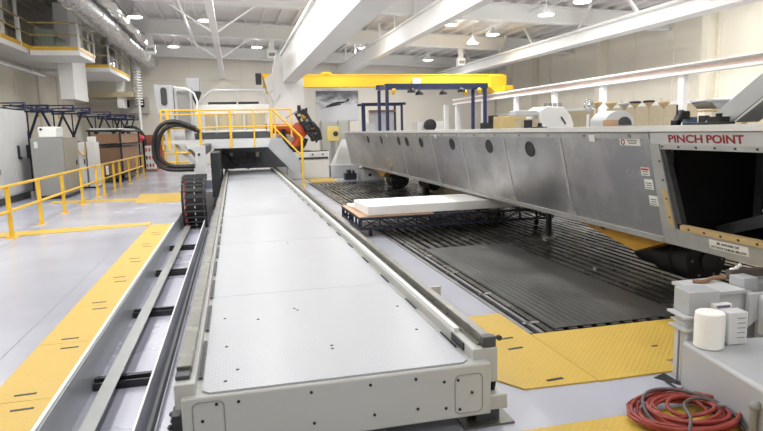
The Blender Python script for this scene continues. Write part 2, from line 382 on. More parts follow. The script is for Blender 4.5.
pl.prism([(5.75, yy, 3.42), (6.8, yy, 3.6), (7.2, yy, 3.66), (7.15, yy, 3.72), (6.6, yy, 3.66)], (0, -.012, 0))
part('aeroplane_picture', pl, dark_m, t)
# vents and panels at the back
solo('control_cabinet', MB().box(-6.75, -5.1, 40.5, 40.9, 3.3, 4.3), mat('back_cab', (196, 194, 186), .6), 'pale grey wall unit on the back wall behind the blue stands', 'wall unit')
for i, xx in enumerate((-6.55, -5.68)):
    solo('wall_vent', MB().box(xx, xx+.36, 40.35, 40.48, 3.68, 4.15), dark_m, ('left' if i == 0 else 'right')+' one of two dark square vents high on the left back wall', 'vent', bevel=.02)

# ================================================================ MACHINE BED
BZ = .47
t = thing('machine_bed', 'long white machine bed with tread plate top and steel rails', 'machine bed', (.55, 3.3, 0))
b = MB(); b.box(-.37, 1.47, 3.3, 25, .12, BZ-.012); part('body', b, cream_m, t, bevel=.012)
part('deck_plate', MB().box(-.255, 1.335, 3.37, 5.36, BZ-.012, BZ).add([(-.255,3.37,BZ-.012),(-.215,3.33,BZ-.012),(1.295,3.33,BZ-.012),(1.335,3.37,BZ-.012),(-.255,3.37,BZ),(-.215,3.33,BZ),(1.295,3.33,BZ),(1.335,3.37,BZ)],[(3,2,1,0),(4,5,6,7),(0,1,5,4),(1,2,6,5),(2,3,7,6),(3,0,4,7)]), plate_m, t, label='nearest white tread plate of the deck')
ys = [5.36, 8.0, 10.7, 13.4, 16.1, 18.8, 21.5, 24.2]
for a, c in zip(ys, ys[1:]): part('deck_plate', MB().box(-.255, 1.335, a+.008, c, BZ-.012, BZ), plate_m, t)
# left rail
part('rail_beam', MB().box(-.405, -.29, 3.34, 25, .38, .53), cream_m, t, bevel=.008)
part('rail_beam', MB().box(1.37, 1.54, 3.36, 25, .3, .53), cream_m, t, bevel=.008)
part('steel_rail', MB().box(-.4, -.315, 3.5, 25, .53, .575), steel_m, t, bevel=.006)
part('steel_rail', MB().box(1.45, 1.51, 3.42, 25, .545, .6).box(1.425, 1.53, 3.42, 25, .53, .545), steel_m, t, bevel=.004)
part('rail_lip', MB().box(1.375, 1.41, 3.7, 25, .53, .56), white_m, t)
for i in range(24):
    y0 = 3.55+i*.9
    part('slot', MB().box(-.284, -.262, y0, y0+.66, BZ-.005, BZ+.003), dark_m, t)
for i in range(24):
    y0 = 3.6+i*.9
    part('slot', MB().box(1.342, 1.354, y0, y0+.3, BZ-.005, BZ+.003), dark_m, t)
part('end_stop', MB().box(1.36, 1.37, 3.5, 3.72, .475, .525), dark_m, t)
part('end_cap', MB().box(1.44, 1.53, 3.36, 3.42, .53, .6), dgrey_m, t, bevel=.008)
part('rail_clamp', MB().box(-.4, -.32, 3.4, 3.5, .53, .555), dgrey_m, t, bevel=.006)
for xx in (-.39, 1.58):
    k = MB(); k.cyl((xx-.01, 3.4, .57), (xx-.01, 3.42, .57), .018, n=10)
    if xx > 0: part('knob', k, dark_m, t)
# front face details
def frame(x0, x1, z0, z1, y, r=.008):
    q = []; rr = .035
    for cx, cz, a0 in ((x1-rr, z1-rr, 0), (x0+rr, z1-rr, 90), (x0+rr, z0+rr, 180), (x1-rr, z0+rr, 270)):
        for k in range(5): a = radians(a0+k*22.5); q.append((cx+rr*cos(a), y, cz+rr*sin(a)))
    return MB().tube(q, r, 6, closed=True)
part('access_cover', frame(-.31, -.14, .17, .43, 3.3, .004), mgrey_m, t)
part('access_cover', frame(1.23, 1.41, .15, .40, 3.3, .004), mgrey_m, t)
for x_, z_ in ((-.18, .41), (-.26, .32), (-.06, .41), (.7, .41), (.72, .22), (.98, .41), (.99, .22), (1.16, .37), (1.17, .2), (1.25, .37), (1.34, .28), (1.26, .18), (-.06, .2), (.35, .41), (.36, .22)):
    part('bolt', MB().cyl((x_, 3.302, z_), (x_, 3.294, z_), .009, n=8), black_m, t)
for x_, y_ in ((.555, 3.8+.0), (.56, 3.86), (.42, 4.75), (.4, 4.8), (-.13, 3.46), (-.06, 3.62), (.1, 4.6), (-.15, 4.7), (1.22, 4.6), (1.2, 4.0), (.6, 7.8), (-.13, 4.05)):
    part('bolt', MB().cyl((x_, y_, BZ), (x_, y_, BZ+.003), .011, n=8), black_m, t)
part('foot_bracket', MB().box(1.36, 1.62, 3.38, 3.62, .1, .2), cream_m, t, bevel=.01)
part('foot_block', MB().box(1.42, 1.58, 3.42, 3.6, .015, .1), dgrey_m, t)
part('foot_plate', MB().box(1.32, 1.66, 3.36, 3.66, 0, .015), steel_m, t)
for y in (7, 11, 15, 19, 23):
    for x0 in (-.32, 1.3): part('foot_block', MB().box(x0+.02, x0+.2, y, y+.25, 0, .12), dgrey_m, t)
k = MB(); k.tube([(1.5, 3.45, .3), (1.56, 3.46, .27), (1.55, 3.47, .2)], .018); part('hose_stub', k, black_m, t)
k = MB().box(-.43, -.37, 3.36, 3.5, .16, .34)
for i in range(7): k.ball((-.425-.01*(i % 3), 3.36+.02*i, .2+.03*(i % 5)), .017+.004*(i % 2), 7, (1, 1.6, .8))
part('cable_gland', k, dark_m, t)
part('side_skirt', MB().box(-.36, -.34, 3.36, 25, 0, .36), cream_m, t)
part('gusset', MB().prism([(1.54, 4.9, .28), (1.7, 4.9, .28), (1.7, 4.9, .52), (1.54, 4.9, .52)], (0, .03, 0)), cream_m, t)

# ================================================================ TRENCH CONTENTS
solo('steel_strip', MB().box(-1.22, -1.1, .7, 14.55, -.21, -.2).box(-1.22, -1.21, .7, 14.55, -.27, -.21), mat('pale_galvanised', (146, 149, 148), .35, .5, .08, 3), 'flat galvanised steel strip laid lengthwise in the trench', 'steel strip')
solo('trench_liner', MB().box(TX0+.002, TX0+.012, .6, 26, -.35, .0), liner_m, 'shiny galvanised liner on the trench side below the yellow plates', 'liner')
solo('edge_trim', MB().box(TX0-.03, TX0-.002, .6, 13.65, .0, .016), lbl_m, 'thin white edge trim between the yellow plates and the trench', 'edge trim')
t = thing('cable_trough', 'narrow grey steel trough standing in the trench beside the machine bed', 'trough', (-.74, 7, -.35))
part('upright', MB().box(-.79, -.78, .7, 14.55, -.35, -.1), chan_m, t)
part('white_edge', MB().box(-.793, -.777, .7, 14.55, -.1, -.094), lbl_m, t)
part('base_channel', MB().box(-.78, -.7, .7, 14.55, -.35, -.34).box(-.71, -.70, .7, 14.55, -.34, -.3), chan_m, t)
part('inner_cable', MB().cyl((-.735, .7, -.326), (-.735, 14.55, -.326), .012, n=8), dark_m, t)
crossbeams = []
for i, y in enumerate((5.65, 7.85, 10.1, 12.3)):
    loc = (-.9, y, -.35); lb = 'dark steel cross beam in the trench, '+['nearest to the camera', 'second nearest', 'just before the black cable chain', 'right under the front of the cable chain'][i]
    if i == 0:
        c0 = thing('cross_beam', lb, 'cross beam', loc, 'dark cross beams in the trench')
        q = MB(); q.box(TX0+.02, -.8, y-.09, y+.09, -.35, -.335).box(TX0+.02, -.8, y-.09, y-.07, -.335, -.28).box(TX0+.02, -.8, y+.07, y+.09, -.335, -.28).box(TX0+.02, -.8, y-.02, y+.02, -.335, -.26)
        part('beam', q, dark_m, c0)
        part('end_block', MB().box(-.585, -.43, y-.07, y+.07, -.35, -.23), dark_m, c0)
        for dx in (-.56, -.5, -.45): part('bolt', MB().cyl((dx, y, -.23), (dx, y, -.19), .014, n=6), black_m, c0)
        crossbeams.append(c0)
    else: crossbeams.append(dup(c0, loc, lb))
for i, y in enumerate((6.0, 8.2)):
    solo('warning_flag', MB().prism([(-.575, y, -.24), (-.56, y, -.24), (-.565, y, -.12)], (0, .012, 0)), red_m, 'small red marker on the %s trench cross beam' % ('nearest' if i == 0 else 'second nearest'), 'marker')
# many small rail clamps in the distance next to the bed
cl = None
for i in range(9):
    y = 8.6+1.12*i
    if cl is None:
        cl = thing('rail_clamp', 'small black clamp on the bed side, nearest of its row', 'clamp', (-.48, y, -.08), 'black clamps along the bed side')
        part('block', MB().box(-.56, -.425, y-.09, y+.09, -.08, 0), black_m, cl)
        part('bolt', MB().cyl((-.5, y, 0), (-.5, y, .04), .02, n=6), black_m, cl)
        part('bracket', MB().box(-.445, -.362, y-.04, y+.04, -.06, .1), dark_m, cl)
    else: dup(cl, (-.48, y, -.08), 'small black clamp on the bed side, '+['', 'second', 'third', 'fourth', 'fifth', 'sixth', 'seventh', 'eighth', 'ninth'][i]+' from the camera')

# cable chain loop
t = thing('cable_chain', 'black cable chain loop with red tabs standing in the trench', 'cable chain', (-1.0, 15.4, -.35))
path = []
R_ = .56; cz = .272; cy = 15.3
path += [(cy+.3*i, cz+R_) for i in range(2, 0, -1)]
path += [(cy-R_*sin(radians(a)), cz+R_*cos(radians(a))) for a in range(0, 181, 15)]
path += [(cy+.55*i, cz-R_) for i in range(1, 16)]
def chain_strip(x0, x1, th, step=1):
    q = MB()
    for (a, c), (d, e_) in zip(path, path[1:]):
        v = Vector((0, d-a, e_-c)); L_ = v.length; v.normalize(); nn = Vector((0, -v.z, v.y))
        p = Vector((0, a, c)); p2 = Vector((0, d, e_))
        for s_ in (0,):
            q.hexa([p+Vector((x0,0,0))-nn*th/2, p+Vector((x1,0,0))-nn*th/2, p2+Vector((x1,0,0))-nn*th/2, p2+Vector((x0,0,0))-nn*th/2,
                    p+Vector((x0,0,0))+nn*th/2, p+Vector((x1,0,0))+nn*th/2, p2+Vector((x1,0,0))+nn*th/2, p2+Vector((x0,0,0))+nn*th/2])
    return q
part('side_band', chain_strip(-1.29, -1.24, .12), black_m, t); part('side_band', chain_strip(-.78, -.73, .12), black_m, t)
part('inner_cables', chain_strip(-1.22, -.8, .05), black_m, t)
k = MB(); k2 = MB(); k3 = MB()
for i in range(len(path)):
    a, c = path[i]
    if i > 18: continue
    v = Vector((0, a-cy, c-cz)); v.normalize() if v.length else None
    if i > 1: 
        nn = Vector((0, -sin(radians(min(180, (i-2)*15))), cos(radians(min(180, (i-2)*15)))))
    else: nn = Vector((0, 0, 1))
    P_ = Vector((0, a, c))+nn*.06
    part('cross_bar', MB().bar(P_+Vector((-1.29,0,0)), P_+Vector((-.73,0,0)), .03), dgrey_m, t)
    part('red_tab', MB().rbox(P_+nn*.012+Vector((-1.2,0,0))+Vector((0, 0, -.06)), (.035, .02, .06)), red_m, t)
    part('pale_tab', MB().rbox(P_+nn*.012+Vector((-.99,0,0))+Vector((0, 0, -.06)), (.02, .02, .05)), lgrey_m, t)

# ================================================================ CARRIAGE
t = thing('machine_carriage', 'grey travelling machine carriage with work platform, cab and stairs at the bed end', 'machine', (0, 21, 0))
part('platform', MB().box(-1.55, 1.2, 21, 22.6, 1.42, 1.72).box(-2.35, -1.55, 21, 22.6, 1.6, 1.72), lgrey_m, t)
part('underbody', MB().prism([(-.75, 23, .61), (-.75, 23, 1.42), (1.35, 23, 1.42), (2.15, 23, .66), (2.15, 23, .61)], (0, 1.5, 0)), dgrey_m, t)
part('hatch', MB().box(.4, .95, 22.96, 23.0, .95, 1.2), black_m, t)
part('hatch_lamp', MB().box(.75, .88, 22.93, 22.96, 1.02, 1.2), beige_m, t)
part('hatch_lamp', MB().box(-.2, -.08, 22.93, 22.99, 1.08, 1.2), beige_m, t)
part('side_skirt', MB().box(-.72, -.46, 18.6, 22.95, .02, 1.35), dark_m, t)
for i in range(6):
    part('machine_block', MB().rbox((-.15+.2*i, 22.9-.1*(i % 2), .7+.1*(i % 3)), (.18, .2, .18), (0, .3*i, 0)), dark_m, t)
part('cable_loop', MB().tube([(-.6, 22.7, 1.05), (-.45, 22.6, 1.22), (-.25, 22.6, 1.15), (-.1, 22.6, .9), (.1, 22.6, .8)], .05), dark_m, t)
part('column', MB().box(-.985, -.735, 15.95, 16.2, .8, 1.62), lgrey_m, t)
part('column_arm', MB().box(-.95, -.76, 16.2, 21.0, 1.36, 1.6), dgrey_m, t)
part('column_hole', MB().cyl((-.89, 15.95, 1.4), (-.89, 15.93, 1.4), .03), black_m, t)
part('diagonal_brace', MB().bar((-1.9, 21.2, 1.55), (-1.25, 21.2, .85), .12), grey_m, t)
part('diagonal_brace', MB().bar((-1.6, 21.5, 1.5), (-1.2, 21.5, 1.05), .1), grey_m, t)
# guard rail of the platform
rail = part('guard_rail', MB().cyl((-2.3, 21, 2.7), (1.95, 21, 2.68), .028).cyl((-2.3, 21, 2.56), (1.15, 21, 2.56), .02).cyl((-2.3, 21, 2.12), (1.95, 21, 2.13), .025).cyl((-2.3, 22.5, 2.7), (-2.3, 21, 2.7), .03).cyl((-2.3, 22.5, 2.15), (-2.3, 21, 2.15), .03), yellow_m, t)
for x_ in (-2.28, -2.08, -1.08, -.1, .67, 1.25, 1.38, 1.93):
    w_ = .04 if x_ in (-2.08, -1.08, -.1, 1.25) else .024
    part('rail_post', MB().box(x_-w_, x_+w_, 20.97, 21.05, 1.42 if x_ < 1.3 else 1.75, 2.7), yellow_m, t)
part('ladder', MB().cyl((-2.25, 21.1, 1.7), (-2.25, 21.1, .75), .03).cyl((-1.9, 21.1, 1.7), (-1.9, 21.1, .75), .03).cyl((-2.25, 21.1, 1.3), (-1.4, 21.1, 1.3), .03).cyl((-2.25, 21.1, 1.0), (-1.5, 21.1, 1.0), .03).cyl((-2.25, 21.1, .78), (-1.9, 21.1, .78), .03), yellow_m, t)
# stairs descending to the right
sg_m = mat('stair_grey', (158, 160, 162), .45)
part('stair_stringer', MB().prism([(1.1, 20.7, 1.42), (1.2, 20.7, 1.72), (1.55, 20.7, 1.72), (2.22, 20.7, .82), (2.22, 20.7, .5), (1.95, 20.7, .5)], (0, .04, 0)), sg_m, t)
st = MB().prism([(1.1, 21.6, 1.42), (1.2, 21.6, 1.72), (1.55, 21.6, 1.72), (2.22, 21.6, .82), (2.22, 21.6, .5), (1.95, 21.6, .5)], (0, .04, 0))
part('stair_stringer', st, sg_m, t)
for i in range(4): part('stair_tread', MB().box(1.4+.2*i, 1.68+.2*i, 20.74, 21.6, 1.45-.24*i, 1.48-.24*i), mgrey_m, t)
part('stair_rail', MB().cyl((1.3, 20.68, 2.65), (2.23, 20.68, 1.72), .035).cyl((1.3, 20.68, 2.1), (2.2, 20.68, 1.1), .03), yellow_m, t)
part('rail_post', MB().cyl((2.23, 20.66, 1.75), (2.23, 20.66, .0), .04), yellow_m, t)
part('window_panel', MB().box(-1.0, -.15, 22.7, 22.75, 2.0, 2.6), beige_m, t); part('window_panel', MB().box(0.0, 1.15, 22.7, 22.75, 2.0, 2.6), beige_m, t)
part('dark_band', MB().box(-1.4, 1.3, 22.62, 22.9, 1.72, 1.95), dgrey_m, t)
part('bright_fairing', MB().box(-1.2, 1.3, 22.65, 24, 2.62, 2.95).box(-1.2, 1.4, 22.65, 23.9, 1.95, 2.03), white_m, t, bevel=.03)
for x_ in (-1.05, -.62, -.1, .35, 1.2): part('mullion', MB().box(x_, x_+.08, 22.6, 22.66, 1.95, 2.65), lgrey_m, t)
part('top_frame', MB().tube([(-1.15, 22.8, 2.95), (-.95, 22.8, 3.25), (-.7, 22.8, 3.45), (1.15, 22.8, 3.45), (1.3, 22.8, 2.95)], .05).cyl((.18, 22.8, 2.95), (.18, 22.8, 3.45), .03), lgrey_m, t)
part('louvre', MB().box(-.85, .95, 22.9, 23.0, 2.95, 3.05), dark_m, t)
part('camera_head', MB().rbox((1.38, 22.8, 3.5), (.24, .24, .2)).cyl((1.38, 22.6, 3.38), (1.38, 22.7, 3.4), .06), lgrey_m, t)
part('gusset', MB().prism([(1.45, 22.9, 2.95), (1.45, 22.9, 2.75), (1.75, 22.9, 3.2), (1.75, 22.9, 3.35)], (0, .2, 0)), lgrey_m, t)
part('cab', MB().prism([(-2.54, 21.8, 3.6), (-2.52, 21.8, 2.8), (-2.4, 21.8, 2.5), (-1.93, 21.8, 2.34), (-1.93, 21.8, 3.58)], (0, 1.2, 0)), grey_m, t, bevel=.03)
cw = MB()
ov = [(-2.23+.1*cos(radians(a)), 21.78, 3.2+(.2 if sin(radians(a)) > 0 else -.2)+.1*sin(radians(a))) for a in range(0, 360, 20)]
part('cab_window', cw.prism(ov, (0, -.02, 0)), glass_m, t, bevel=0)
part('door', MB().box(-1.82, -1.42, 21.9, 21.95, 2.0, 3.4), mgrey_m, t)
part('door_frame', MB().box(-1.92, -1.35, 21.96, 22.6, 1.72, 3.48), lgrey_m, t)
part('roof_box', MB().box(-1.55, -1.1, 22.7, 23.2, 3.42, 3.9), grey_m, t, bevel=.02)
part('roof_bracket', MB().prism([(-1.45, 22.8, 3.4), (-1.05, 22.8, 3.4), (-1.25, 22.8, 2.9)], (0, .3, 0)), dark_m, t)
part('conduit', MB().tube([(-1.9, 21.7, 3.5), (-1.5, 21.7, 3.45), (-1.25, 21.7, 3.3), (-1.15, 21.7, 3.0), (-1.2, 21.7, 2.6)], .035), white_m, t)
part('grey_box', MB().box(-1.95, -1.6, 21.2, 21.7, 1.72, 2.35), lgrey_m, t)
# dark hose loop left of the carriage
t = thing('hose_bundle', 'thick black hose bundle looping down left of the yellow platform rail', 'hose', (-2.6, 20.8, 0))
def arcpts(off, y):
    base = [(-1.2, 2.1), (-1.6, 2.28), (-1.9, 2.36), (-2.25, 2.28), (-2.5, 1.95), (-2.58, 1.45), (-2.52, 1.02), (-2.25, .8), (-1.9, .76), (-1.6, .76), (-1.35, .76)]
    return [(x_+off*(.9 if k_ < 8 else .3), y, z_-off*(1 if z_ > 1.4 else -1)*.9) for k_, (x_, z_) in enumerate(base)]
def smooth(pts, it=2):
    P = [Vector(p) for p in pts]
    for _ in range(it):
        Q = [P[0]]
        for a, b_ in zip(P, P[1:]): Q += [a*.75+b_*.25, a*.25+b_*.75]
        P = Q+[P[-1]]
    return P
for off, y in ((0, 20.8), (.12, 20.85)):
    part('hose', MB().tube(smooth(arcpts(off, y)), .068), black_m, t)

# ================================================================ YELLOW GUARD RAIL (left)
t = thing('guard_rail', 'long yellow safety guard rail along the left walkway', 'guard rail', (-4.3, 18, 0))
GR = [(-4.3, 11.0), (-4.3, 20.6), (-4.2, 30.0)]
for z_ in (1.0, .52): part('rail', MB().tube([(GR[0][0], GR[0][1], z_), (-4.3, 15, z_), (-4.3, 20.6, z_), (-4.2, 30, z_)], .03), yellow_m, t)
for y in (12.87, 14.75, 16.66, 18.6, 20.57, 21.5, 23.2, 24.3, 26.2, 28.2, 29.9):
    xx = -4.3 if y < 20.6 else -4.3+.1*(y-20.6)/9.4
    p_ = part('post', MB().box(xx-.034, xx+.034, y-.034, y+.034, .012, 1.0), yellow_m, t)
    part('foot_plate', MB().box(xx-.1, xx+.1, y-.1, y+.1, 0, .012), yellow_m, p_)
solo('hanging_tag', MB().rbox((-4.22, 21.9, .78), (.02, .32, .3), (0, 0, 0)), lbl_m, 'white paper tag hanging on the yellow guard rail', 'tag')

# ================================================================ FLOOR PLATES
pls = None
ord_ = ['cut off by the photo bottom', 'nearest whole one', 'second whole one from the camera', 'third whole one from the camera', 'fourth whole one from the camera', 'fifth whole one from the camera', 'sixth whole one from the camera', 'last but one before the far end of the strip', 'farthest one, beside the cable chain']
for i in range(9):
    y0 = 2.1+1.27*i
    if i == 0:
        pls = thing('floor_plate', 'yellow tread plate beside the trench, '+ord_[i], 'floor plate', (-1.62, y0, 0), 'yellow tread plates beside the trench')
        part('plate', MB().box(-1.86, -1.405, y0+.004, y0+1.266, 0, .012), yplate_m, pls)
        for yy in (.12, 1.12):
            part('slot', MB().rbox((-1.6+(.04 if yy > 1 else -.02), y0+yy, .013), (.15, .028, .003), (0, 0, .06)), black_m, pls)
    else: dup(pls, (-1.62, y0, 0), 'yellow tread plate beside the trench, '+ord_[i])
yp = thing('floor_plate', 'yellow tread plate beside the bed end, with three dark slots', 'floor plate', (2.1, 4.5, 0))
part('plate', MB().prism([(1.66, 4.25, 0), (1.95, 3.79, 0), (2.535, 3.77, 0), (2.535, 5.5, 0), (1.66, 5.5, 0)], (0, 0, .012)), yplate_m, yp)
for x_, y_ in ((2.28, 4.8), (2.25, 4.55), (2.24, 3.875)): part('slot', MB().rbox((x_, y_, .013), (.14, .03, .003), (0, 0, .08)), black_m, yp)
yp = thing('floor_plate', 'wide yellow tread plate in front of the slatted pit cover, with one small slot', 'floor plate', (3.3, 4.3, 0))
part('plate', MB().box(2.542, 5.2, 3.96, 4.835, 0, .012).box(2.542, 3.28, 3.765, 3.96, 0, .012), yplate_m, yp)
part('slot', MB().rbox((3.4, 4.25, .013), (.06, .02, .003)), black_m, yp)
yp = thing('floor_plate', 'yellow tread plate under the coiled red hose', 'floor plate', (2.4, 2.7, 0))
part('plate', MB().box(1.55, 2.94, 1.9, 3.24, 0, .012), yplate_m, yp)
solo('floor_seam', MB().prism([(-2.10, 4.0, 0), (-2.088, 4.0, 0), (-2.088, 13.1, 0), (-2.10, 13.1, 0)], (0, 0, .002)), mat('seam_grey', (140, 140, 146), .5), 'thin grey joint line in the floor left of the yellow strip', 'floor joint')
solo('floor_hatch', MB().prism([(2.97, 3.71, 0), (3.06, 3.55, 0), (3.1, 3.55, 0), (3.1, 3.76, 0)], (0, 0, .004)), black_m, 'black opening in the floor behind the grey machine post', 'opening')
for i, pts in enumerate(([(-4.8, 13.25), (-1.87, 13.62)], )):
    (x0, y0), (x1, y1) = pts
    solo('floor_strip', MB().prism([(x0, y0-.35, 0), (x1, y1-.1, 0), (x1, y1+.35, 0), (x0, y0+.35, 0)], (0, 0, .01)), yplate_m, 'thin yellow strip across the floor at the foot of the guard rail', 'floor strip')
solo('floor_strip', MB().prism([(-5.4, 19.2, 0), (-2.9, 18.9, 0), (-2.9, 19.6, 0), (-5.4, 19.9, 0)], (0, 0, .01)), yplate_m, 'yellow strip across the floor beyond the grey cabinet', 'floor strip')
solo('floor_plate', MB().prism([(-2.88, 18.3, 0), (-1.62, 18.0, 0), (-1.75, 20.9, 0), (-3.1, 21.0, 0)], (0, 0, .012)), yplate_m, 'large yellow tread plate on the floor left of the cable chain', 'floor plate')
solo('floor_plate', MB().box(2.75, 3.75, 22.45, 24.3, 0, .03), yplate_m, 'yellow plate at the far end of the slatted cover', 'floor plate')
solo('floor_plate', MB().box(2.9, 3.8, 28.6-2, 30.0-2, 0, .03), yplate_m, 'small yellow plate on the floor before the robot pedestal', 'floor plate')
solo('floor_plate', MB().box(2.97, 6, 34.9, 35.6, 0, .02), yplate_m, 'yellow strip on the floor at the foot of the back area', 'floor strip')

# ================================================================ SLATTED PIT COVER
t = thing('slatted_cover', 'dark slatted metal pit cover beneath the wing fixture', 'pit cover', (5, 12, -.02))
sl = []
x = GX0+.3; i = 0
while x < GX1-.1:
    q = MB().box(x, x+.085, GY0+.06, GY1-.02, -.025, -.004).box(x+.02, x+.065, GY0+.02, GY0+.08, -.03, -.012)
    part('slat', q, slat_m, t); x += .15; i += 1
part('edge_rail', MB().box(GX0+.005, GX0+.05, GY0+.02, GY1-.02, -.03, .008), edge_m, t)
part('edge_rail', MB().box(GX0+.12, GX0+.16, GY0+.02, GY1-.02, -.03, .004), edge_m, t)
part('edge_rail', MB().box(GX0+.2, GX0+.27, GY0+.02, GY1-.02, -.03, -.002), slat_m, t)
for i in range(16): part('cross_clip', MB().box(GX0+.09, GX0+.26, GY0+.3+i*1.1, GY0+.34+i*1.1, -.01, .004), bright_m, t)
for y in (7, 10, 13, 16, 19, 22): part('cross_member', MB().box(GX0+.1, GX1-.1, y, y+.1, -.1, -.03), dark_m, t)
# dark cover sheet lying on the slats
M = mat('ribbed_sheet', (82, 82, 80), .4, .35, .2, 1.3, rvar=.1, dirt=(120, 120, 118), dscale=1.1, dthr=.6)
nt = M.node_tree; tc = nt.nodes.new('ShaderNodeTexCoord'); wv = nt.nodes.new('ShaderNodeTexWave'); wv.inputs['Scale'].default_value = 4.2; nt.links.new(tc.outputs['Object'], wv.inputs['Vector'])
bp = nt.nodes.new('ShaderNodeBump'); bp.inputs['Strength'].default_value = .22; bp.inputs['Distance'].default_value = .01; nt.links.new(wv.outputs['Fac'], bp.inputs['Height']); nt.links.new(bp.outputs[0], nt.nodes['Principled BSDF'].inputs['Normal'])
solo('cover_sheet', MB().box(GX0+.31, GX0+1.75, GY0+.1, 9.0, -.003, .003), M, 'dull dark ribbed sheet lying over the near left of the slatted cover', 'sheet')
solo('bolt_washer', MB().lathe((4.55, 6.9, -.004), [(.03, 0), (.03, .02), (.015, .035)], 10), bright_m, 'small loose bolt lying on the slatted cover', 'bolt')

# ================================================================ TRUSS TABLE WITH FOAM
t = thing('truss_cart', 'low dark navy truss frame cart carrying white foam boards', 'cart', (3.7, 10.7, 0))
cx0, cx1, cy0, cy1 = 2.12, 5.9, 10.4, 12.3
for y in (cy0, cy1):
    q = MB().box(cx0, cx1, y-.025, y+.025, .31, .35).box(cx0, cx1, y-.025, y+.025, .13, .17)
    part('side_rail', q, navy_m, t)
    n_ = 11
    for i in range(n_+1):
        xx = cx0+(cx1-cx0)*i/n_
        part('strut', MB().bar((xx, y, .15), (xx, y, .33), .03), navy_m, t)
        if i < n_:
            a, b_ = ((xx, y, .16), (xx+(cx1-cx0)/n_, y, .32)); 
            if i % 2: a, b_ = (xx, y, .32), (xx+(cx1-cx0)/n_, y, .16)
            part('strut', MB().bar(a, b_, .022), navy_m, t)
for x_ in (cx0, cx1):
    part('end_rail', MB().box(x_-.025, x_+.025, cy0, cy1, .31, .35).box(x_-.025, x_+.025, cy0, cy1, .13, .17), navy_m, t)
    for i in range(6): part('strut', MB().bar((x_, cy0+(cy1-cy0)*(i+.5)/6, .15), (x_, cy0+(cy1-cy0)*(i+.5)/6, .33), .03), navy_m, t)
for x_ in (2.3, 4.0, 5.6):
    for y in (cy0+.08, cy1-.08):
        part('caster', MB().cyl((x_-.025, y, .05), (x_+.025, y, .05), .05, n=14), black_m, t)
        part('caster_fork', MB().box(x_-.03, x_+.03, y-.015, y+.015, .08, .135), dgrey_m, t)
solo('plywood_board', MB().box(2.1, 3.5, 10.42, 12.28, .352, .365), ply_m, 'thin tan plywood board lying under the foam on the cart', 'board')
solo('foam_board', MB().rbox((3.4, 12.0, .39), (2.4, .5, .045), (0, 0, .05)), foam_m, 'thin white foam sheet sticking out behind the thick block on the cart', 'foam board', bevel=.006)
solo('foam_board', MB().rbox((4.05, 11.1, .458), (3.6, 1.2, .17), (0, 0, .015)), foam_m, 'thick white foam block on top of the cart', 'foam block', bevel=.012)

# ================================================================ WING FIXTURE
def wx(z): return 4.3+.217*(1.81-z)
def fp(y, z, o=0.0): return Vector((wx(z)-o, y, z-.217*o))
def patch(mb, q, o0, o1):
    """slab over a quad [(y,z)...] lying on the slanted face, between offsets"""
    mb.prism([fp(y, z, o0) for y, z in q], (fp(0, 1, o1)-fp(0, 1, o0))); return mb
YN, YFAR = 2.6, 24.0
OY0, OY1, OZ0, OZ1 = 3.0, 5.40, .84, 1.66
t = thing('wing_fixture', 'long slanted aluminium wing panel fixture with round holes and open near bay', 'aircraft fixture', (5.4, 14, .6))
sk = MB()
sk.hexa([fp(5.6, .6), fp(YFAR, .6), (6.6, YFAR, .6), (6.6, 5.6, .6), fp(5.6, 1.81), fp(YFAR, 1.81), (6.6, YFAR, 1.81), (6.6, 5.6, 1.81)])
part('skin', sk, alu_m, t, smooth=False)
part('top_beam', MB().box(4.26, 4.6, YN, YFAR, 1.815, 1.875), white_m, t)
part('top_lip', patch(MB(), [(5.6, 1.74), (YFAR, 1.74), (YFAR, 1.8), (5.6, 1.8)], .0, .015), aluedge_m, t)
part('bottom_lip', patch(MB(), [(5.6, .6), (YFAR, .6), (YFAR, .66), (5.6, .66)], .0, .02), aluedge_m, t)
for y in (7.45, 9.25, 11.2, 13.05, 15.7, 18.0, 20.7):
    part('seam_strip', patch(MB(), [(y-.03, .66), (y+.03, .66), (y+.03, 1.74), (y-.03, 1.74)], .0, .007), aluedge_m, t)
    part('seam_joint', patch(MB(), [(y-.12, .66), (y+.12, .66), (y+.09, .73), (y-.09, .73)], .007, .014), aluedge_m, t)
for y, z in ((8.37, 1.56), (9.88, 1.57), (11.74, 1.58), (13.86, 1.58), (15.08, 1.59), (15.84, 1.6), (17.91, 1.6), (19.73, 1.6)):
    r_ = .1
    pts = [(y+.14*cos(radians(a)), z+.115*sin(radians(a))) for a in range(0, 360, 18)]
    part('round_hole', patch(MB(), pts, -.001, .004), black_m, t)
    q = [fp(a, b_, .004) for a, b_ in pts]; part('hole_rim', MB().tube(q, .006, 6, closed=True), dark_m, t)
for y in (22.2, 17, 12.6, 6.6): part('white_tag', patch(MB(), [(y, 1.7), (y+.12, 1.7), (y+.12, 1.78), (y, 1.78)], .015, .018), lbl_m, t)
for y in [5.9+.9*i for i in range(20)]: part('top_bolt', patch(MB(), [(y, 1.755), (y+.05, 1.755), (y+.05, 1.79), (y, 1.79)], .015, .022), mgrey_m, t)
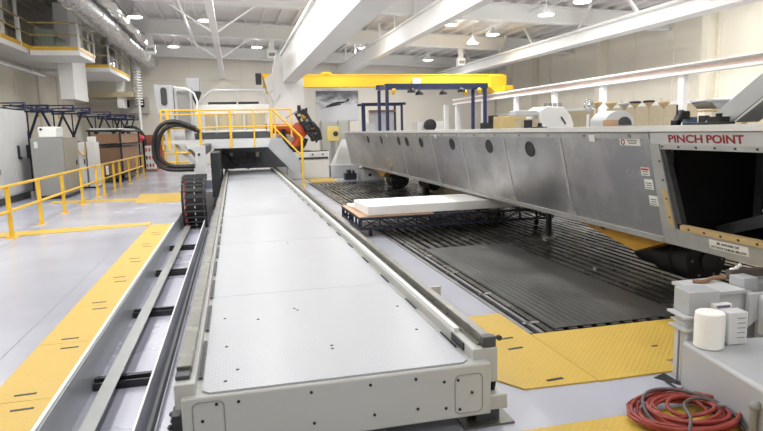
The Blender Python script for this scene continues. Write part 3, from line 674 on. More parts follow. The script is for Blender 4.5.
# near open bay
part('header_plate', patch(MB(), [(YN, 1.69), (5.57, 1.69), (5.57, 1.81), (YN, 1.81)], -.02, .02), lgrey_m, t)
part('header_strip', patch(MB(), [(3.9, 1.64), (5.42, 1.64), (5.42, 1.69), (3.9, 1.69)], .02, .03), aluedge_m, t)
for i in range(6): part('bolt', patch(MB(), [(4.2+.235*i, 1.658), (4.225+.235*i, 1.658), (4.225+.235*i, 1.676), (4.2+.235*i, 1.676)], .03, .034), dark_m, t)
part('frame_post', patch(MB(), [(5.38, .66), (5.6, .66), (5.6, 1.69), (5.46, 1.69)], -.02, .016), aluedge_m, t)
part('frame_strip', patch(MB(), [(5.4, .82), (5.47, .82), (5.51, 1.2), (5.44, 1.2)], .016, .022), tan_m, t)
for i in range(4): part('bolt', patch(MB(), [(5.43+.012*i, .9+.2*i), (5.45+.012*i, .9+.2*i), (5.45+.012*i, .918+.2*i), (5.43+.012*i, .918+.2*i)], .022, .026), dark_m, t)
part('inner_frame', patch(MB(), [(5.3, .84), (5.38, .84), (5.46, 1.66), (5.4, 1.66)], -.06, .0), dgrey_m, t)
part('sill_plate', patch(MB(), [(YN, .6), (5.6, .6), (5.6, .78), (YN, .78)], -.02, .012), aluedge_m, t)
part('sill_strip', patch(MB(), [(YN, .8-.02), (5.3, .8-.01), (5.3, .84), (YN, .84)], -.02, .03), tan_m, t)
for i in range(7): part('bolt', patch(MB(), [(3.9+.21*i, .805), (3.925+.21*i, .805), (3.925+.21*i, .825), (3.9+.21*i, .825)], .03, .034), dark_m, t)
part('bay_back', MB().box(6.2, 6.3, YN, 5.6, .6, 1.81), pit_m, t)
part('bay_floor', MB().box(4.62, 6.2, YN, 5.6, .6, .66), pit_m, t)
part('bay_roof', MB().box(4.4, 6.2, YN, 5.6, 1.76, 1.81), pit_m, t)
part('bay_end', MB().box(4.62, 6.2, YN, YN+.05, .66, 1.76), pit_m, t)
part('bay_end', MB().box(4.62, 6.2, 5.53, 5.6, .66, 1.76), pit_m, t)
part('bay_brace', MB().bar((5.1, 5.4, .72), (5.4, 3.3, 1.5), .12), dgrey_m, t)
part('bay_brace', MB().bar((5.6, 5.4, 1.7), (5.6, 3.4, .9), .1), dark_m, t)
part('bay_post', MB().box(5.25, 5.35, 5.05, 5.15, .66, 1.76), dark_m, t)
part('bay_tag', MB().rbox((5.0, 4.75, 1.03), (.01, .08, .02)), lbl_m, t)

def text_on_face(txt, y0, z0, size, material, parent, name, width=None, off=.022):
    """lettering lying on the slanted face, reading towards -y"""
    cu = bpy.data.curves.new('t', 'FONT'); cu.body = txt; cu.size = size; cu.extrude = .0008; cu.offset = size*.025
    tmp = bpy.data.objects.new('t', cu); COL.objects.link(tmp); bpy.context.view_layer.update()
    me = bpy.data.meshes.new_from_object(tmp.evaluated_get(bpy.context.evaluated_depsgraph_get()))
    bpy.data.objects.remove(tmp)
    xs = [v.co.x for v in me.vertices]; k = 1 if width is None else width/(max(xs)-min(xs)); x0 = min(xs)
    rl = rootloc(parent)
    for v in me.vertices:
        p = fp(y0-(v.co.x-x0)*k, z0+v.co.y*.977, off+v.co.z) - rl; v.co = p
    me.materials.append(material); me.name = name
    o = bpy.data.objects.new(name, me); COL.objects.link(o); o.parent = parent; return o
text_on_face('PINCH', 5.29, 1.712, .108, dred_m, t, 'lettering', width=.46)
text_on_face('POINT', 4.78, 1.712, .108, dred_m, t, 'lettering', width=.43)
def sticker(y0, y1, z0, z1, kind_):
    s_ = part('sticker', patch(MB(), [(y1, z0), (y0, z0), (y0, z1), (y1, z1)], .0, .003), lbl_m, t, smooth=False)
    if kind_ == 'red': part('header', patch(MB(), [(y1+.008, z1-.03), (y0-.008, z1-.03), (y0-.008, z1-.008), (y1+.008, z1-.008)], .003, .005), red_m, s_)
    return s_
s_ = sticker(6.13, 5.77, 1.66, 1.74, '')
ring = [fp(6.07+.03*cos(radians(a)), 1.70+.028*sin(radians(a)), .005) for a in range(0, 360, 30)]
part('symbol', MB().tube(ring, .006, 5, closed=True), dred_m, s_)
part('text_line', patch(MB(), [(5.99, 1.715), (5.82, 1.715), (5.82, 1.722), (5.99, 1.722)], .003, .005), ink_m, s_)
part('text_line', patch(MB(), [(5.99, 1.697), (5.82, 1.697), (5.82, 1.704), (5.99, 1.704)], .003, .005), ink_m, s_)
part('text_line', patch(MB(), [(5.97, 1.679), (5.84, 1.679), (5.84, 1.686), (5.97, 1.686)], .003, .005), ink_m, s_)
for (a, b_, c, d, k_) in ((5.83, 5.69, 1.33, 1.42, 'red'), (5.80, 5.66, 1.18, 1.29, ''), (5.76, 5.62, 1.0, 1.11, '')):
    s_ = sticker(a, b_, c, d, k_)
    for j in range(3):
        zz = c+.014+.026*j
        if k_ == 'red' and j == 2: continue
        part('text_line', patch(MB(), [(b_+.02, zz), (a-.02-.012*(j % 2), zz), (a-.02, zz+.007), (b_+.02, zz+.007)], .003, .005), ink_m, s_)
s_ = part('sticker', patch(MB(), [(4.46, .665), (4.93, .665), (4.93, .755), (4.46, .755)], .012, .015), lbl_m, t, smooth=False)
text_on_face('BE AWARE OF', 4.83, .718, .032, ink_m, s_, 'lettering', width=.27, off=.016)
text_on_face('ATTACH CABLES BELOW', 4.91, .676, .032, ink_m, s_, 'lettering', width=.43, off=.016)
# supports under the fixture
for i, (y, lb) in enumerate(((6.9, 'ochre yellow support wedge under the near end of the fixture'), (19.9, 'ochre yellow support wedge under the far end of the fixture'))):
    q = thing('support_wedge', lb, 'support', (5.2, y, 0))
    part('wedge', MB().prism([(4.7, y-1.25, .596), (4.7, y+.9, .596), (4.7, y-.6, .36)], (.22, 0, 0)), ochre_m, q)
    part('strap', MB().bar((4.72, y+.1, .58), (4.9, y-.55, .42), .08), black_m, q)
for i, (y, r_, lb) in enumerate(((5.68, .265, 'big black drive motor hanging under the near bay'), (18.9, .3, 'black motor drum under the far end of the fixture'), (15.4, .17, 'small black round motor beside the beige net roll'))):
    q = thing('drive_motor', lb, 'motor', (5.2, y, .2)); z_ = .6-r_-.02 if i else .33
    part('housing', MB().lathe((5.2, y, z_), [(r_*.6, 0), (r_, .02), (r_, .22), (r_*.92, .24), (r_*.92, .3), (r_, .32), (r_, .62), (r_*.8, .66), (r_*.8, 1.05)], 24, axis='y'), black_m, q)
    part('hub', MB().cyl((5.2, y-.03, z_), (5.2, y+.01, z_), r_*.4, n=16), dark_m, q)
    for k_ in range(6):
        a = 2*pi*k_/6; part('bolt', MB().cyl((5.2+r_*.75*cos(a), y+.0, z_+r_*.75*sin(a)), (5.2+r_*.75*cos(a), y+.03, z_+r_*.75*sin(a)), r_*.07, n=6), mgrey_m, q)
    part('mount', MB().box(5.1, 5.3, y+.3, y+.8, z_+r_*.7, .6), dark_m, q)
    if i: part('leg', MB().box(5.13, 5.27, y+.7, y+.84, .0, z_), dark_m, q)
solo('net_roll', MB().cyl((5.75, 12.6, .24), (5.75, 17.8, .24), .26, n=24), quilt_m, 'beige quilted net roll lying under the fixture behind the foam', 'net roll')
for i, (x_, y_) in enumerate(((5.15, 9.2), (5.2, 12.4))):
    q = thing('floor_jack', ['short black floor jack standing behind the right end of the cart', 'short black floor jack standing beyond the foam boards'][i], 'jack', (x_, y_, 0))
    part('stem', MB().cyl((x_, y_, .03), (x_, y_, .6), .05), dark_m, q); part('base', MB().cyl((x_, y_, 0), (x_, y_, .03), .12, n=16), bright_m, q)
solo('tow_bar', MB().bar((5.35, 6.05, .2), (6.3, 5.2, .12), .06), dark_m, 'dark tow bar lying behind the drive motor', 'bar')
# strut and foot on the top beam
q = thing('diagonal_strut', 'wide pale grey diagonal strut rising from the fixture top at the right edge', 'strut', (5.0, 5.2, 1.88))
part('strut', MB().prism([(4.85, 5.45, 1.9), (4.85, 5.07, 1.9), (4.85, 3.9, 2.66), (4.85, 3.9, 2.9)], (.28, 0, 0)), lgrey_m, q, bevel=.01)
part('strut_edge', MB().bar((4.99, 5.04, 1.9), (4.99, 3.9, 2.64), .28, .02), white_m, q)
part('foot_plate', MB().box(4.42, 4.58, 4.75, 5.25, 1.877, 1.9), black_m, q, bevel=.008)
part('clamp', MB().box(4.44, 4.56, 4.8, 4.95, 1.9, 1.95).cyl((4.5, 4.87, 1.95), (4.5, 4.87, 1.98), .03), black_m, q)
part('arm', MB().bar((4.55, 5.0, 1.9), (4.95, 5.2, 1.93), .07), lgrey_m, q)
q = thing('clamp_fitting', 'small black clamp fitting on the fixture top', 'clamp', (4.42, 7.9, 1.876))
part('base', MB().cyl((4.42, 8.2, 1.876), (4.42, 8.2, 1.89), .11, n=16), black_m, q); part('knob', MB().lathe((4.42, 8.2, 1.89), [(.05, 0), (.03, .02), (.035, .05), (.015, .06)], 12), black_m, q)

# far end pyramids / bases of the fixture
q = thing('pyramid_stand', 'white pyramid stand at the far end of the fixture', 'stand', (4.4, 25.3, 0))
part('cone', MB().add([(3.95, 24.6, .52), (4.85, 24.6, .52), (4.85, 25.5, .52), (3.95, 25.5, .52), (4.4, 24.9, 1.55), (4.6, 24.9, 1.55), (4.6, 25.2, 1.55), (4.4, 25.2, 1.55)], [(3,2,1,0),(4,5,6,7),(0,1,5,4),(1,2,6,5),(2,3,7,6),(3,0,4,7)]), white_m, q)
part('base', MB().box(3.8, 5.0, 24.5, 25.6, 0, .52), lgrey_m, q, bevel=.02)
q = thing('grey_block_stand', 'pale grey block stand under the far end of the fixture', 'stand', (5, 23, 0))
part('body', MB().box(4.75, 5.6, 22.6, 23.6, .0, .42), lgrey_m, q, bevel=.02); part('wedge', MB().prism([(4.8, 22.7, .42), (5.5, 22.7, .42), (5.3, 22.7, .585), (5.05, 22.7, .585)], (0, .7, 0)), lgrey_m, q)
part('knob', MB().cyl((5.0, 22.56, .2), (5.0, 22.6, .2), .06), dark_m, q)
solo('small_drive_unit', MB().box(4.15, 4.6, 23.2, 23.6, 0, .25).box(4.25, 4.4, 23.25, 23.5, .25, .38).cyl((4.5, 23.3, .25), (4.5, 23.3, .36), .05), dark_m, 'small black drive unit on the floor before the pyramid stand', 'drive unit')

# ================================================================ ROBOT AREA
q = thing('industrial_robot', 'orange industrial robot arm with black tool head by the back wall', 'robot', (3.2, 28, 0))
part('base_arm', MB().cyl((1.3, 28, 2.12), (2.9, 28, 2.0), .2, .24, n=16), orange_m, q)
part('joint', MB().lathe((2.95, 27.75, 1.98), [(.2, 0), (.36, .05), (.38, .4), (.25, .55)], 20, axis='y'), orange_m, q)
part('lower_arm', MB().tube([(3.0, 28, 1.9), (2.85, 28, 1.5), (2.7, 28, 1.2)], [.22, .2, .25]), orange_m, q)
part('hose', MB().tube(smooth([(2.2, 27.7, 2.05), (2.2, 27.7, 1.6), (2.5, 27.7, 1.15), (3.0, 27.7, 1.15), (3.2, 27.7, 1.6)]), .1), black_m, q)
part('tool_head', MB().rbox((3.25, 27.8, 2.3), (.52, .5, .9), (0, -.5, 0)).rbox((3.48, 27.8, 2.0), (.6, .45, .5), (0, -.7, 0)).rbox((3.65, 27.8, 1.7), (.5, .5, .42), (0, -.2, 0)).cyl((3.3, 27.5, 2.1), (3.3, 27.6, 2.1), .2), dark_m, q, bevel=.04)
part('tool_mount', MB().rbox((3.0, 27.6, 2.68), (.5, .3, .35), (0, -.5, 0)).box(2.85, 3.0, 27.6, 27.8, 2.8, 3.1).box(3.2, 3.3, 27.6, 27.8, 2.75, 2.98), black_m, q, bevel=.03)
for i, (a, c, w_, m_) in enumerate(((2.9, 2.66, .16, beige_m), (3.08, 2.58, .2, ochre_m), (2.98, 2.45, .14, beige_m), (3.22, 2.42, .1, beige_m), (3.3, 2.2, .12, dgrey_m), (3.5, 2.05, .1, ochre_m), (3.42, 2.3, .16, black_m), (3.62, 1.8, .14, dgrey_m))): part('tool_fitting', MB().rbox((a, 27.5, c), (w_, .12, w_*.7), (0, .5*i, .2*i)), m_, q)
for i in range(4): part('hose', MB().tube(smooth([(3.3+.1*i, 27.5, 2.3-.1*i), (3.75, 27.45, 2.1-.15*i), (3.85, 27.45, 1.7), (3.6, 27.5, 1.4+.08*i)]), .035), black_m, q)
part('pedestal_plate', MB().box(2.55, 3.4, 27.7, 28.3, 1.0, 1.05), dark_m, q)
q.location = Vector((0, 0, 1.9))+.89*(Vector(q.location)-Vector((0, 0, 1.9))); q.scale = (.89,)*3
q = thing('robot_pedestal', 'low white pedestal platform beneath the robot', 'platform', (2.9, 25, 0))
part('body', MB().box(2.0, 3.75, 24.6, 25.55, 0, 1.09), white_m, q, bevel=.03)
part('rail', MB().box(2.5, 3.7, 24.55, 24.6, .8, .87), dark_m, q)
for i in range(3): part('bolt', MB().rbox((2.65+.42*i, 24.58, .98), (.06, .04, .06)), dark_m, q)
part('rail', MB().box(3.0, 3.7, 24.65, 24.7, 1.09, 1.13), dark_m, q)
q = thing('glass_cabinet', 'grey glazed cabinet standing right of the robot', 'cabinet', (4.8, 28.6, 1.04))
part('body', MB().box(4.15, 5.5, 29.4, 30.2, .0, 2.35), mat('grey_screen', (176, 176, 168), .3), q)
part('frame', MB().box(4.1, 4.16, 29.35, 29.4, 0, 2.4).box(4.95, 5.0, 29.35, 29.4, 0, 2.4).box(5.5, 5.55, 29.35, 29.4, 0, 2.4), mgrey_m, q)
q = thing('yellow_control_box', 'square pale yellow control box with a dark round dial', 'control box', (4.45, 28, 1.4))
part('case', MB().box(4.2, 4.75, 27.9, 28.2, 1.45, 2.12), mat('pale_yellow', (214, 192, 112), .5), q, bevel=.02)
part('dial', MB().cyl((4.6, 27.88, 1.78), (4.6, 27.9, 1.78), .12), dark_m, q)
part('stand', MB().box(4.38, 4.57, 27.95, 28.15, 0, 1.45), mgrey_m, q)
solo('slanted_rod', MB().cyl((2.1, 25.0, 2.48), (2.76, 25.0, 2.86), .02), mgrey_m, 'thin grey rod slanting from the platform rail to the robot tool', 'rod')

# ================================================================ BLUE GANTRIES (behind the fixture)
q = thing('blue_gantry', 'dark blue overhead gantry frame with hanging hoists behind the fixture', 'gantry', (8.7, 26.7, 0))
part('top_beam', MB().box(6.54, 11.34, 25.9, 26.1, 3.68, 3.9), blue_m, q); part('top_beam', MB().box(6.5, 11.36, 27.4, 27.6, 3.74, 3.95), blue_m, q)
for x_, y_ in ((6.62, 26), (11.24, 26), (6.62, 27.5), (11.27, 27.5)): part('leg', MB().box(x_-.065, x_+.065, y_-.065, y_+.065, 0, 3.7), blue_m, q)
part('side_beam', MB().box(6.56, 6.68, 26.1, 27.4, 3.7, 3.85).box(11.18, 11.3, 26.1, 27.4, 3.7, 3.85), blue_m, q)
for x_, y_, lb in ((6.88, 25.8, 'left yellow hoist hanging from the blue gantry beam'), (6.95, 27.2, 'yellow hoist hanging on the rear left of the blue gantry'), (10.88, 25.8, 'right yellow hoist hanging from the blue gantry beam'), (10.75, 27.2, 'yellow hoist hanging on the rear right of the blue gantry')):
    h_ = thing('chain_hoist', lb, 'hoist', (x_, y_, 3.3), 'yellow hoists on the blue gantry')
    part('body', MB().ball((x_, y_, 3.58), .11, 12).box(x_-.05, x_+.05, y_-.05, y_+.05, 3.42, 3.52), yellow_m, h_, bevel=0); part('hook', MB().tube([(x_, y_, 3.6), (x_, y_+.05, 3.7)], .03), dark_m, h_)
for i, x_ in enumerate((7.68, 8.05, 9.16, 10.02)):
    h_ = thing('work_lamp', 'black dome work lamp under the blue gantry, '+['leftmost of four', 'second from the left', 'third from the left', 'rightmost of four'][i], 'lamp', (x_, 25.85, 3.4), 'black work lamps on the blue gantry')
    z_ = 3.5-(.1 if i in (1, 2) else 0)
    part('dome', MB().lathe((x_, 25.8, z_), [(.18, 0), (.17, .08), (.08, .18), (.03, .2)], 14), black_m, h_); part('stem', MB().cyl((x_, 25.8, z_+.2), (x_, 25.86, 3.65), .02, n=6), black_m, h_)
q = thing('small_blue_frame', 'smaller dark blue frame with a tan bar left of the blue gantry', 'frame', (7.3, 30, 0))
for x_, y_ in ((6.35, 30), (8.4, 30), (6.65, 31), (8.3, 31)): part('leg', MB().box(x_-.05, x_+.05, y_-.05, y_+.05, 0, 3.2), blue_m, q)
part('top_beam', MB().box(6.3, 8.6, 29.94, 30.06, 3.15, 3.27).box(6.3, 8.6, 30.94, 31.06, 3.15, 3.27), blue_m, q)
part('tan_bar', MB().box(6.75, 8.15, 30.3, 30.4, 2.8, 2.92), brown_m, q)
solo('partition', MB().box(6.8, 8.1, 30.5, 30.6, 1.2, 2.85), lgrey_m, 'pale grey panel inside the smaller blue frame', 'panel')
solo('grey_box', MB().box(5.95, 6.3, 27, 27.4, 0, 2.2), lgrey_m, 'narrow grey box left of the blue gantry leg', 'box')

# ================================================================ EQUIPMENT BEYOND THE FIXTURE (right)
def top_machine(x, y, z0, z1, w_, d_, lb, name='white_machine'):
    q = thing(name, lb, 'machine', (x, y, 0))
    part('cabinet', MB().box(x-w_/2, x+w_/2, y-d_/2, y+d_/2, 0, z0), lgrey_m, q, bevel=.02)
    return q
q = thing('white_machine', 'white domed machine with rounded right side beyond the fixture', 'machine', (9.5, 16.5, 0))
prof = [(8.6, 16, 1.7), (8.65, 16, 2.35), (8.85, 16, 2.47), (9.4, 16, 2.44), (9.62, 16, 2.2), (9.72, 16, 1.95), (9.72, 16, 1.7)]
part('hood', MB().prism(prof, (0, .9, 0)), white_m, q, bevel=.03); part('cabinet', MB().box(7.9, 9.72, 16, 16.9, 0, 1.7), lgrey_m, q)
part('arm', MB().box(7.9, 8.6, 16.1, 16.5, 2.2, 2.36), lgrey_m, q, bevel=.02); part('motor', MB().box(8.0, 8.55, 15.95, 16.3, 1.7, 2.12), beige_m, q)
for i in range(4): part('switch', MB().box(8.85+.15*i, 8.92+.15*i, 16.1, 16.2, 2.44, 2.56), mgrey_m, q)
part('grille', MB().box(8.1, 8.35, 15.93, 15.95, 1.85, 2.08), dark_m, q); part('slot', MB().bar((9.3, 15.98, 2.15), (9.45, 15.98, 1.95), .03), dark_m, q)
q = thing('tan_cabinet', 'tan cabinet left of the white domed machine', 'cabinet', (8.9, 18.8, 0)); part('body', MB().box(8.6, 9.9, 18.5, 19.2, 0, 2.25), mat('tan_cab', (196, 172, 120), .6), q, bevel=.02)
part('hatch', MB().box(9.5, 9.85, 18.46, 18.5, 1.9, 2.15), ochre_m, q)
q = thing('chrome_fan', 'round chrome fan guard on a slim white stand', 'fan', (9.85, 15.4, 0))
part('ring', MB().tube([(9.83+.15*cos(radians(a)), 15.4, 2.46+.15*sin(radians(a))) for a in range(0, 360, 20)], .025, 8, closed=True), chrome_m, q)
part('hub', MB().lathe((9.83, 15.3, 2.46), [(.03, 0), (.07, .03), (.07, .12)], 14, axis='y'), chrome_m, q)
for k_ in range(5):
    a = 2*pi*k_/5; part('blade', MB().bar((9.83, 15.38, 2.46), (9.83+.13*cos(a), 15.38, 2.46+.13*sin(a)), .05, .012), chrome_m, q)
part('stand', MB().cyl((9.83, 15.45, .02), (9.83, 15.45, 2.2), .04), white_m, q); part('foot', MB().cyl((9.83, 15.45, 0), (9.83, 15.45, .03), .15, n=18), mgrey_m, q)
# row of cone heads on posts
cols = [('tan', tan_m), ('tan', tan_m), ('pale', aluedge_m), ('black', black_m), ('black', black_m), ('tan', tan_m)]
pos = [(0, 10.2, 15.6), (0, 10.67, 15.6), (0, 11.1, 15.6), (0, 11.47, 15.6), (0, 11.93, 15.6), (0, 12.45, 15.6)]
lbs = ['tan cone head on a post beside the chrome fan', 'tan cone head on a post above the left of the arched grey cover', 'cone head with pale fittings on a post above the arched grey cover', 'black topped cone head on a post, left of the two black ones', 'black topped cone head on a post, right of the two black ones', 'tan cone head with thin antenna rods, rightmost of the row']
for i, (px, x_, y_) in enumerate(pos):
    zt = [2.5, 2.48, 2.46, 2.5, 2.52, 2.48][i]
    q = thing('cone_post', lbs[i], 'post', (x_, y_, 0), 'cone heads on slim posts')
    part('post', MB().cyl((x_, y_, .03), (x_, y_, zt-.15), .022, n=8), beige_m, q)
    part('head', MB().lathe((x_, y_, zt-.15), [(.03, 0), (.04, .02), (.13, .12), (.15, .14)], 14), tan_m if i != 2 else beige_m, q)
    part('cap', MB().lathe((x_, y_, zt-.01), [(.15, 0), (.17, .03), (.16, .06), (.05, .07)], 14), black_m if i in (3, 4) else cols[i][1], q)
    part('foot', MB().cyl((x_, y_, 0), (x_, y_, .03), .15, n=14), mgrey_m, q)
    if i in (2, 5):
        for dx in (-.1, .12): part('antenna', MB().cyl((x_+dx*.5, y_, zt+.05), (x_+dx*1.2, y_, zt+.17), .014, n=6), lgrey_m, q)
q = thing('arched_cover', 'pale grey arched machine cover with a dark opening and tan base', 'machine', (10.1, 14.6, 0))
ar = [(9.62, 14.3, 1.5), (9.62, 14.3, 2.0)]+[(10.06+.44*cos(radians(a)), 14.3, 1.95+.32*sin(radians(a))) for a in range(160, -1, -20)]+[(10.5, 14.3, 1.5)]
part('cover', MB().prism(ar, (0, .7, 0)), lgrey_m, q); part('cabinet', MB().box(9.62, 10.5, 14.3, 15.0, 0, 1.5), grey_m, q)
part('opening', MB().prism([(10.2+.22*cos(radians(a)), 14.29, 1.88+.22*sin(radians(a))) for a in range(0, 181, 20)], (0, -.01, 0)), dgrey_m, q)
part('tan_base', MB().box(9.55, 9.95, 14.2, 14.29, 1.7, 2.02), ply_m, q)
q = thing('workbench_clutter', 'black and blue camera rig on a bench beyond the fixture', 'equipment', (9.9, 12.4, 0))
part('bench', MB().box(10.2, 12.4, 12.4, 13.2, 1.7, 1.78), beige_m, q)
for x_ in (10.3, 12.3): part('leg', MB().box(x_-.04, x_+.04, 12.5, 13.1, 0, 1.7), beige_m, q)
part('rig', MB().rbox((10.4, 12.5, 2.0), (.14, .2, .42), (0, .5, 0)).rbox((10.55, 12.5, 2.08), (.2, .2, .2)).rbox((10.33, 12.5, 1.88), (.16, .2, .2)), black_m, q, bevel=.03)
part('rig_arm', MB().cyl((10.35, 12.5, 2.1), (10.35, 12.5, 2.33), .02), black_m, q)
part('blue_box', MB().box(10.68, 10.85, 12.4, 12.7, 1.78, 2.03), mat('steel_blue', (74, 104, 140), .5), q)
part('dark_unit', MB().box(11.05, 11.2, 12.4, 12.6, 1.78, 2.06), dark_m, q)
q = thing('glass_case', 'slanted glass sided case on a tan wooden stand at the right', 'display case', (10.9, 11.3, 0))
part('case', MB().prism([(10.2, 11.3, 2.36), (11.3, 11.3, 2.36), (11.1, 11.3, 2.2), (10.4, 11.3, 2.2)], (0, .6, 0)), mat('pale_glass', (176, 180, 184), .15), q)
part('rim', MB().tube([(10.2, 11.3, 2.37), (11.3, 11.3, 2.37), (11.3, 11.9, 2.37), (10.2, 11.9, 2.37)], .025, 6, closed=True), lgrey_m, q)
part('stand', MB().box(10.3, 11.3, 11.3, 11.9, 2.13, 2.17).box(10.6, 10.66, 11.35, 11.45, 0, 2.13).box(11.2, 11.26, 11.35, 11.45, 0, 2.13), tan_m, q)
q = thing('yellow_platform', 'yellow railed platform behind the strut at the right edge', 'platform', (11.6, 10, 0))
for x_ in (10.6, 11.4, 12.2): part('post', MB().box(x_-.03, x_+.03, 9.97, 10.03, 0, 2.3), yellow_m, q)
part('rail', MB().box(10.5, 12.3, 9.97, 10.03, 1.95, 2.0).box(10.5, 12.3, 9.97, 10.03, 2.25, 2.3), yellow_m, q)
solo('mobile_unit', MB().box(10.5, 11.6, 24, 24.8, 0, 2.1).box(10.7, 10.95, 23.95, 24.4, 2.1, 2.4), black_m, 'dark unit by the white posts below the runway', 'unit')
q = thing('round_machine', 'white cabinet with dark round motor behind the blue gantry', 'machine', (8.9, 29.5, 0))
part('cabinet', MB().box(9.5, 11.0, 31, 31.8, 0, 2.3), white_m, q, bevel=.03); part('motor', MB().lathe((10.2, 30.7, 2.1), [(.1, 0), (.32, .05), (.32, .3)], 18, axis='y'), dark_m, q)
q = thing('white_door_frame', 'white column group at the far end of the runway', 'frame', (13, 35, 0))
for x_ in (12.6, 13.5): part('post', MB().box(x_-.12, x_+.12, 34.9, 35.1, 0, 3.3), beam_m, q)

# ================================================================ LEFT SIDE: DUCT, PLATFORMS, CABINETS, BLUE STANDS
q = thing('air_duct', 'long silver round air duct under the roof on the left', 'duct', (-5.3, 22, 5.8))
part('duct', MB().cyl((-4.6, 8, 6.24), (-4.6, 39, 6.24), .42, n=24), bright_m, q)
for i in range(12): part('joint_band', MB().cyl((-4.6, 9+2.4*i, 6.24), (-4.6, 9.08+2.4*i, 6.24), .435, n=24), aluedge_m, q)
solo('foil_hose', MB().tube([(-3.92+.03*sin(i*1.7), 14+.6*i, 6.4+.04*cos(i*2.1)) for i in range(36)], [.17+.03*(i % 2) for i in range(36)]), chrome_m, 'crinkled foil hose hung along the right side of the air duct', 'hose')
def mezz(x0, x1, y0, y1, z, lb, rails=True):
    q = thing('mezzanine_platform', lb, 'platform', ((x0+x1)/2, (y0+y1)/2, z-.18))
    part('deck', MB().box(x0, x1, y0, y1, z-.18, z), beam_m, q)
    part('kick_board', MB().box(x1-.02, x1+.02, y0, y1, z, z+.14).box(x0, x1, y0-.02, y0+.02, z, z+.14), yellow_m, q)
    part('guard_rail', MB().cyl((x1, y0, z+1.0), (x1, y1, z+1.0), .03).cyl((x1, y0, z+.55), (x1, y1, z+.55), .03).cyl((x0, y0, z+1.0), (x1, y0, z+1.0), .03).cyl((x0, y0, z+.55), (x1, y0, z+.55), .03), mat('dull_yellow', (190, 170, 110), .5), q)
    y = y0
    while y <= y1+.01: part('rail_post', MB().box(x1-.03, x1+.03, y-.03, y+.03, z, z+1.0), beam_m, q); y += (y1-y0)/max(1, round((y1-y0)/2))
    return q
mezz(-8.55, -7.25, 12, 30.9, 5.22, 'long upper mezzanine walkway with yellow kick board at the top left')
mezz(-7.2, -5.5, 25.4, 27.95, 5.16, 'mezzanine platform wrapped round the near white shaft')
mezz(-8.5, -5.5, 31.1, 36.8, 5.12, 'farther mezzanine platform beyond the near white shaft')
def cabinet_col(x0, x1, y0, y1, z1, lb):
    q = thing('boxed_shaft', lb, 'shaft', ((x0+x1)/2, (y0+y1)/2, 0)); part('shaft', MB().box(x0, x1, y0, y1, 3.5, z1), beam_m, q)
    return q
cabinet_col(-6.95, -6.4, 28.0, 30.4, 7.4, 'near boxed white shaft hanging down behind the near platform')
cabinet_col(-6.3, -5.95, 37.0, 38.0, 7.35, 'farther boxed white shaft past the farther platform')
solo('equipment_box', MB().box(-8.0, -7.4, 22.6, 23.6, 5.23, 7.0), lbl_m, 'white box unit on the walkway at the top left corner', 'box')
solo('hanging_board', MB().box(-7.2, -5.35, 24.2, 24.35, 7.05, 7.4), white_m, 'wide white bulkhead panel above the near mezzanine platform', 'panel')
for i, (x_, y_, lb) in enumerate(((-5.62, 26.1, 'white lattice post between the two mezzanine platforms'), (-5.62, 35.0, 'white lattice post at the end of the farther platform'))):
    q = thing('lattice_post', lb, 'post', (x_, y_, 0))
    part('stile', MB().box(x_-.04, x_+.04, y_-.04, y_+.04, 5.17, 7.4), beam_m, q); part('stile', MB().box(x_-.04, x_+.04, y_+1.46, y_+1.54, 5.17, 7.4), beam_m, q)
    for k_ in range(2): part('lattice', MB().bar((x_, y_+1.5*k_, 6.2), (x_, y_+.75, 7.0), .06), beam_m, q)
q = thing('silver_drum', 'silver vertical tank on the farther mezzanine platform', 'tank', (-5.95, 33.5, 5.13)); part('tank', MB().cyl((-5.95, 33.5, 5.13), (-5.95, 33.5, 6.7), .33, n=20), chrome_m, q); part('lid', MB().lathe((-5.95, 33.5, 6.7), [(.33, 0), (.3, .1), (.05, .14)], 20), bright_m, q)
q = thing('coil_riser', 'vertical run of white coiled pipe rising at the end of the mezzanine', 'pipe', (-5.6, 36, 0))
part('riser', MB().cyl((-5.18, 37.2, 0), (-5.18, 37.2, 6.7), .09, n=10), white_m, q)
for k_ in range(20): part('coil', MB().tube([(-5.18+.2*cos(radians(a)), 37.2+.2*sin(radians(a)), 3.7+.15*k_) for a in range(0, 360, 45)], .035, 6, closed=True), lbl_m, q)
for i, (x_, z_, r_) in enumerate(((-7.6, 4.55, .09), (-7.35, 4.4, .07), (-7.1, 4.3, .06), (-7.9, 6.3, .1), (-7.75, 6.6, .08))):
    pipe('service_pipe', [(x_-(.0 if i < 3 else .45), 12, z_), (x_-(.0 if i < 3 else .45), 28 if i > 2 else 26.5, z_)], r_, mgrey_m if i in (0, 3) else aluedge_m, ['largest grey pipe under the upper walkway', 'middle pale pipe under the upper walkway', 'smallest pale pipe under the upper walkway', 'lower grey pipe above the upper walkway', 'upper pale pipe above the upper walkway'][i], 'pipe')
solo('cable_tray', MB().box(-7.8, -5.4, 36.9, 40.2, 4.1, 4.4), beige_m, 'horizontal pale cable tray below the farther platform', 'cable tray')
# things on mezzanine
for i in range(6):
    y = 14+2.1*i; solo('rack_upright', MB().box(-7.35, -7.25, y, y+.1, 5.26, 7.0), white_m, 'slim white upright on the upper walkway, '+['nearest', 'second', 'third', 'fourth', 'fifth', 'last'][i]+' going away from the camera', 'upright', 'white uprights on the upper walkway')
solo('machine_on_deck', MB().box(-7.0, -6.5, 26.0, 26.7, 5.17, 6.0).ball((-6.4, 26.3, 5.5), .25), mat('green_grey', (150, 160, 150), .5), 'grey green pump unit on the near mezzanine platform', 'pump')

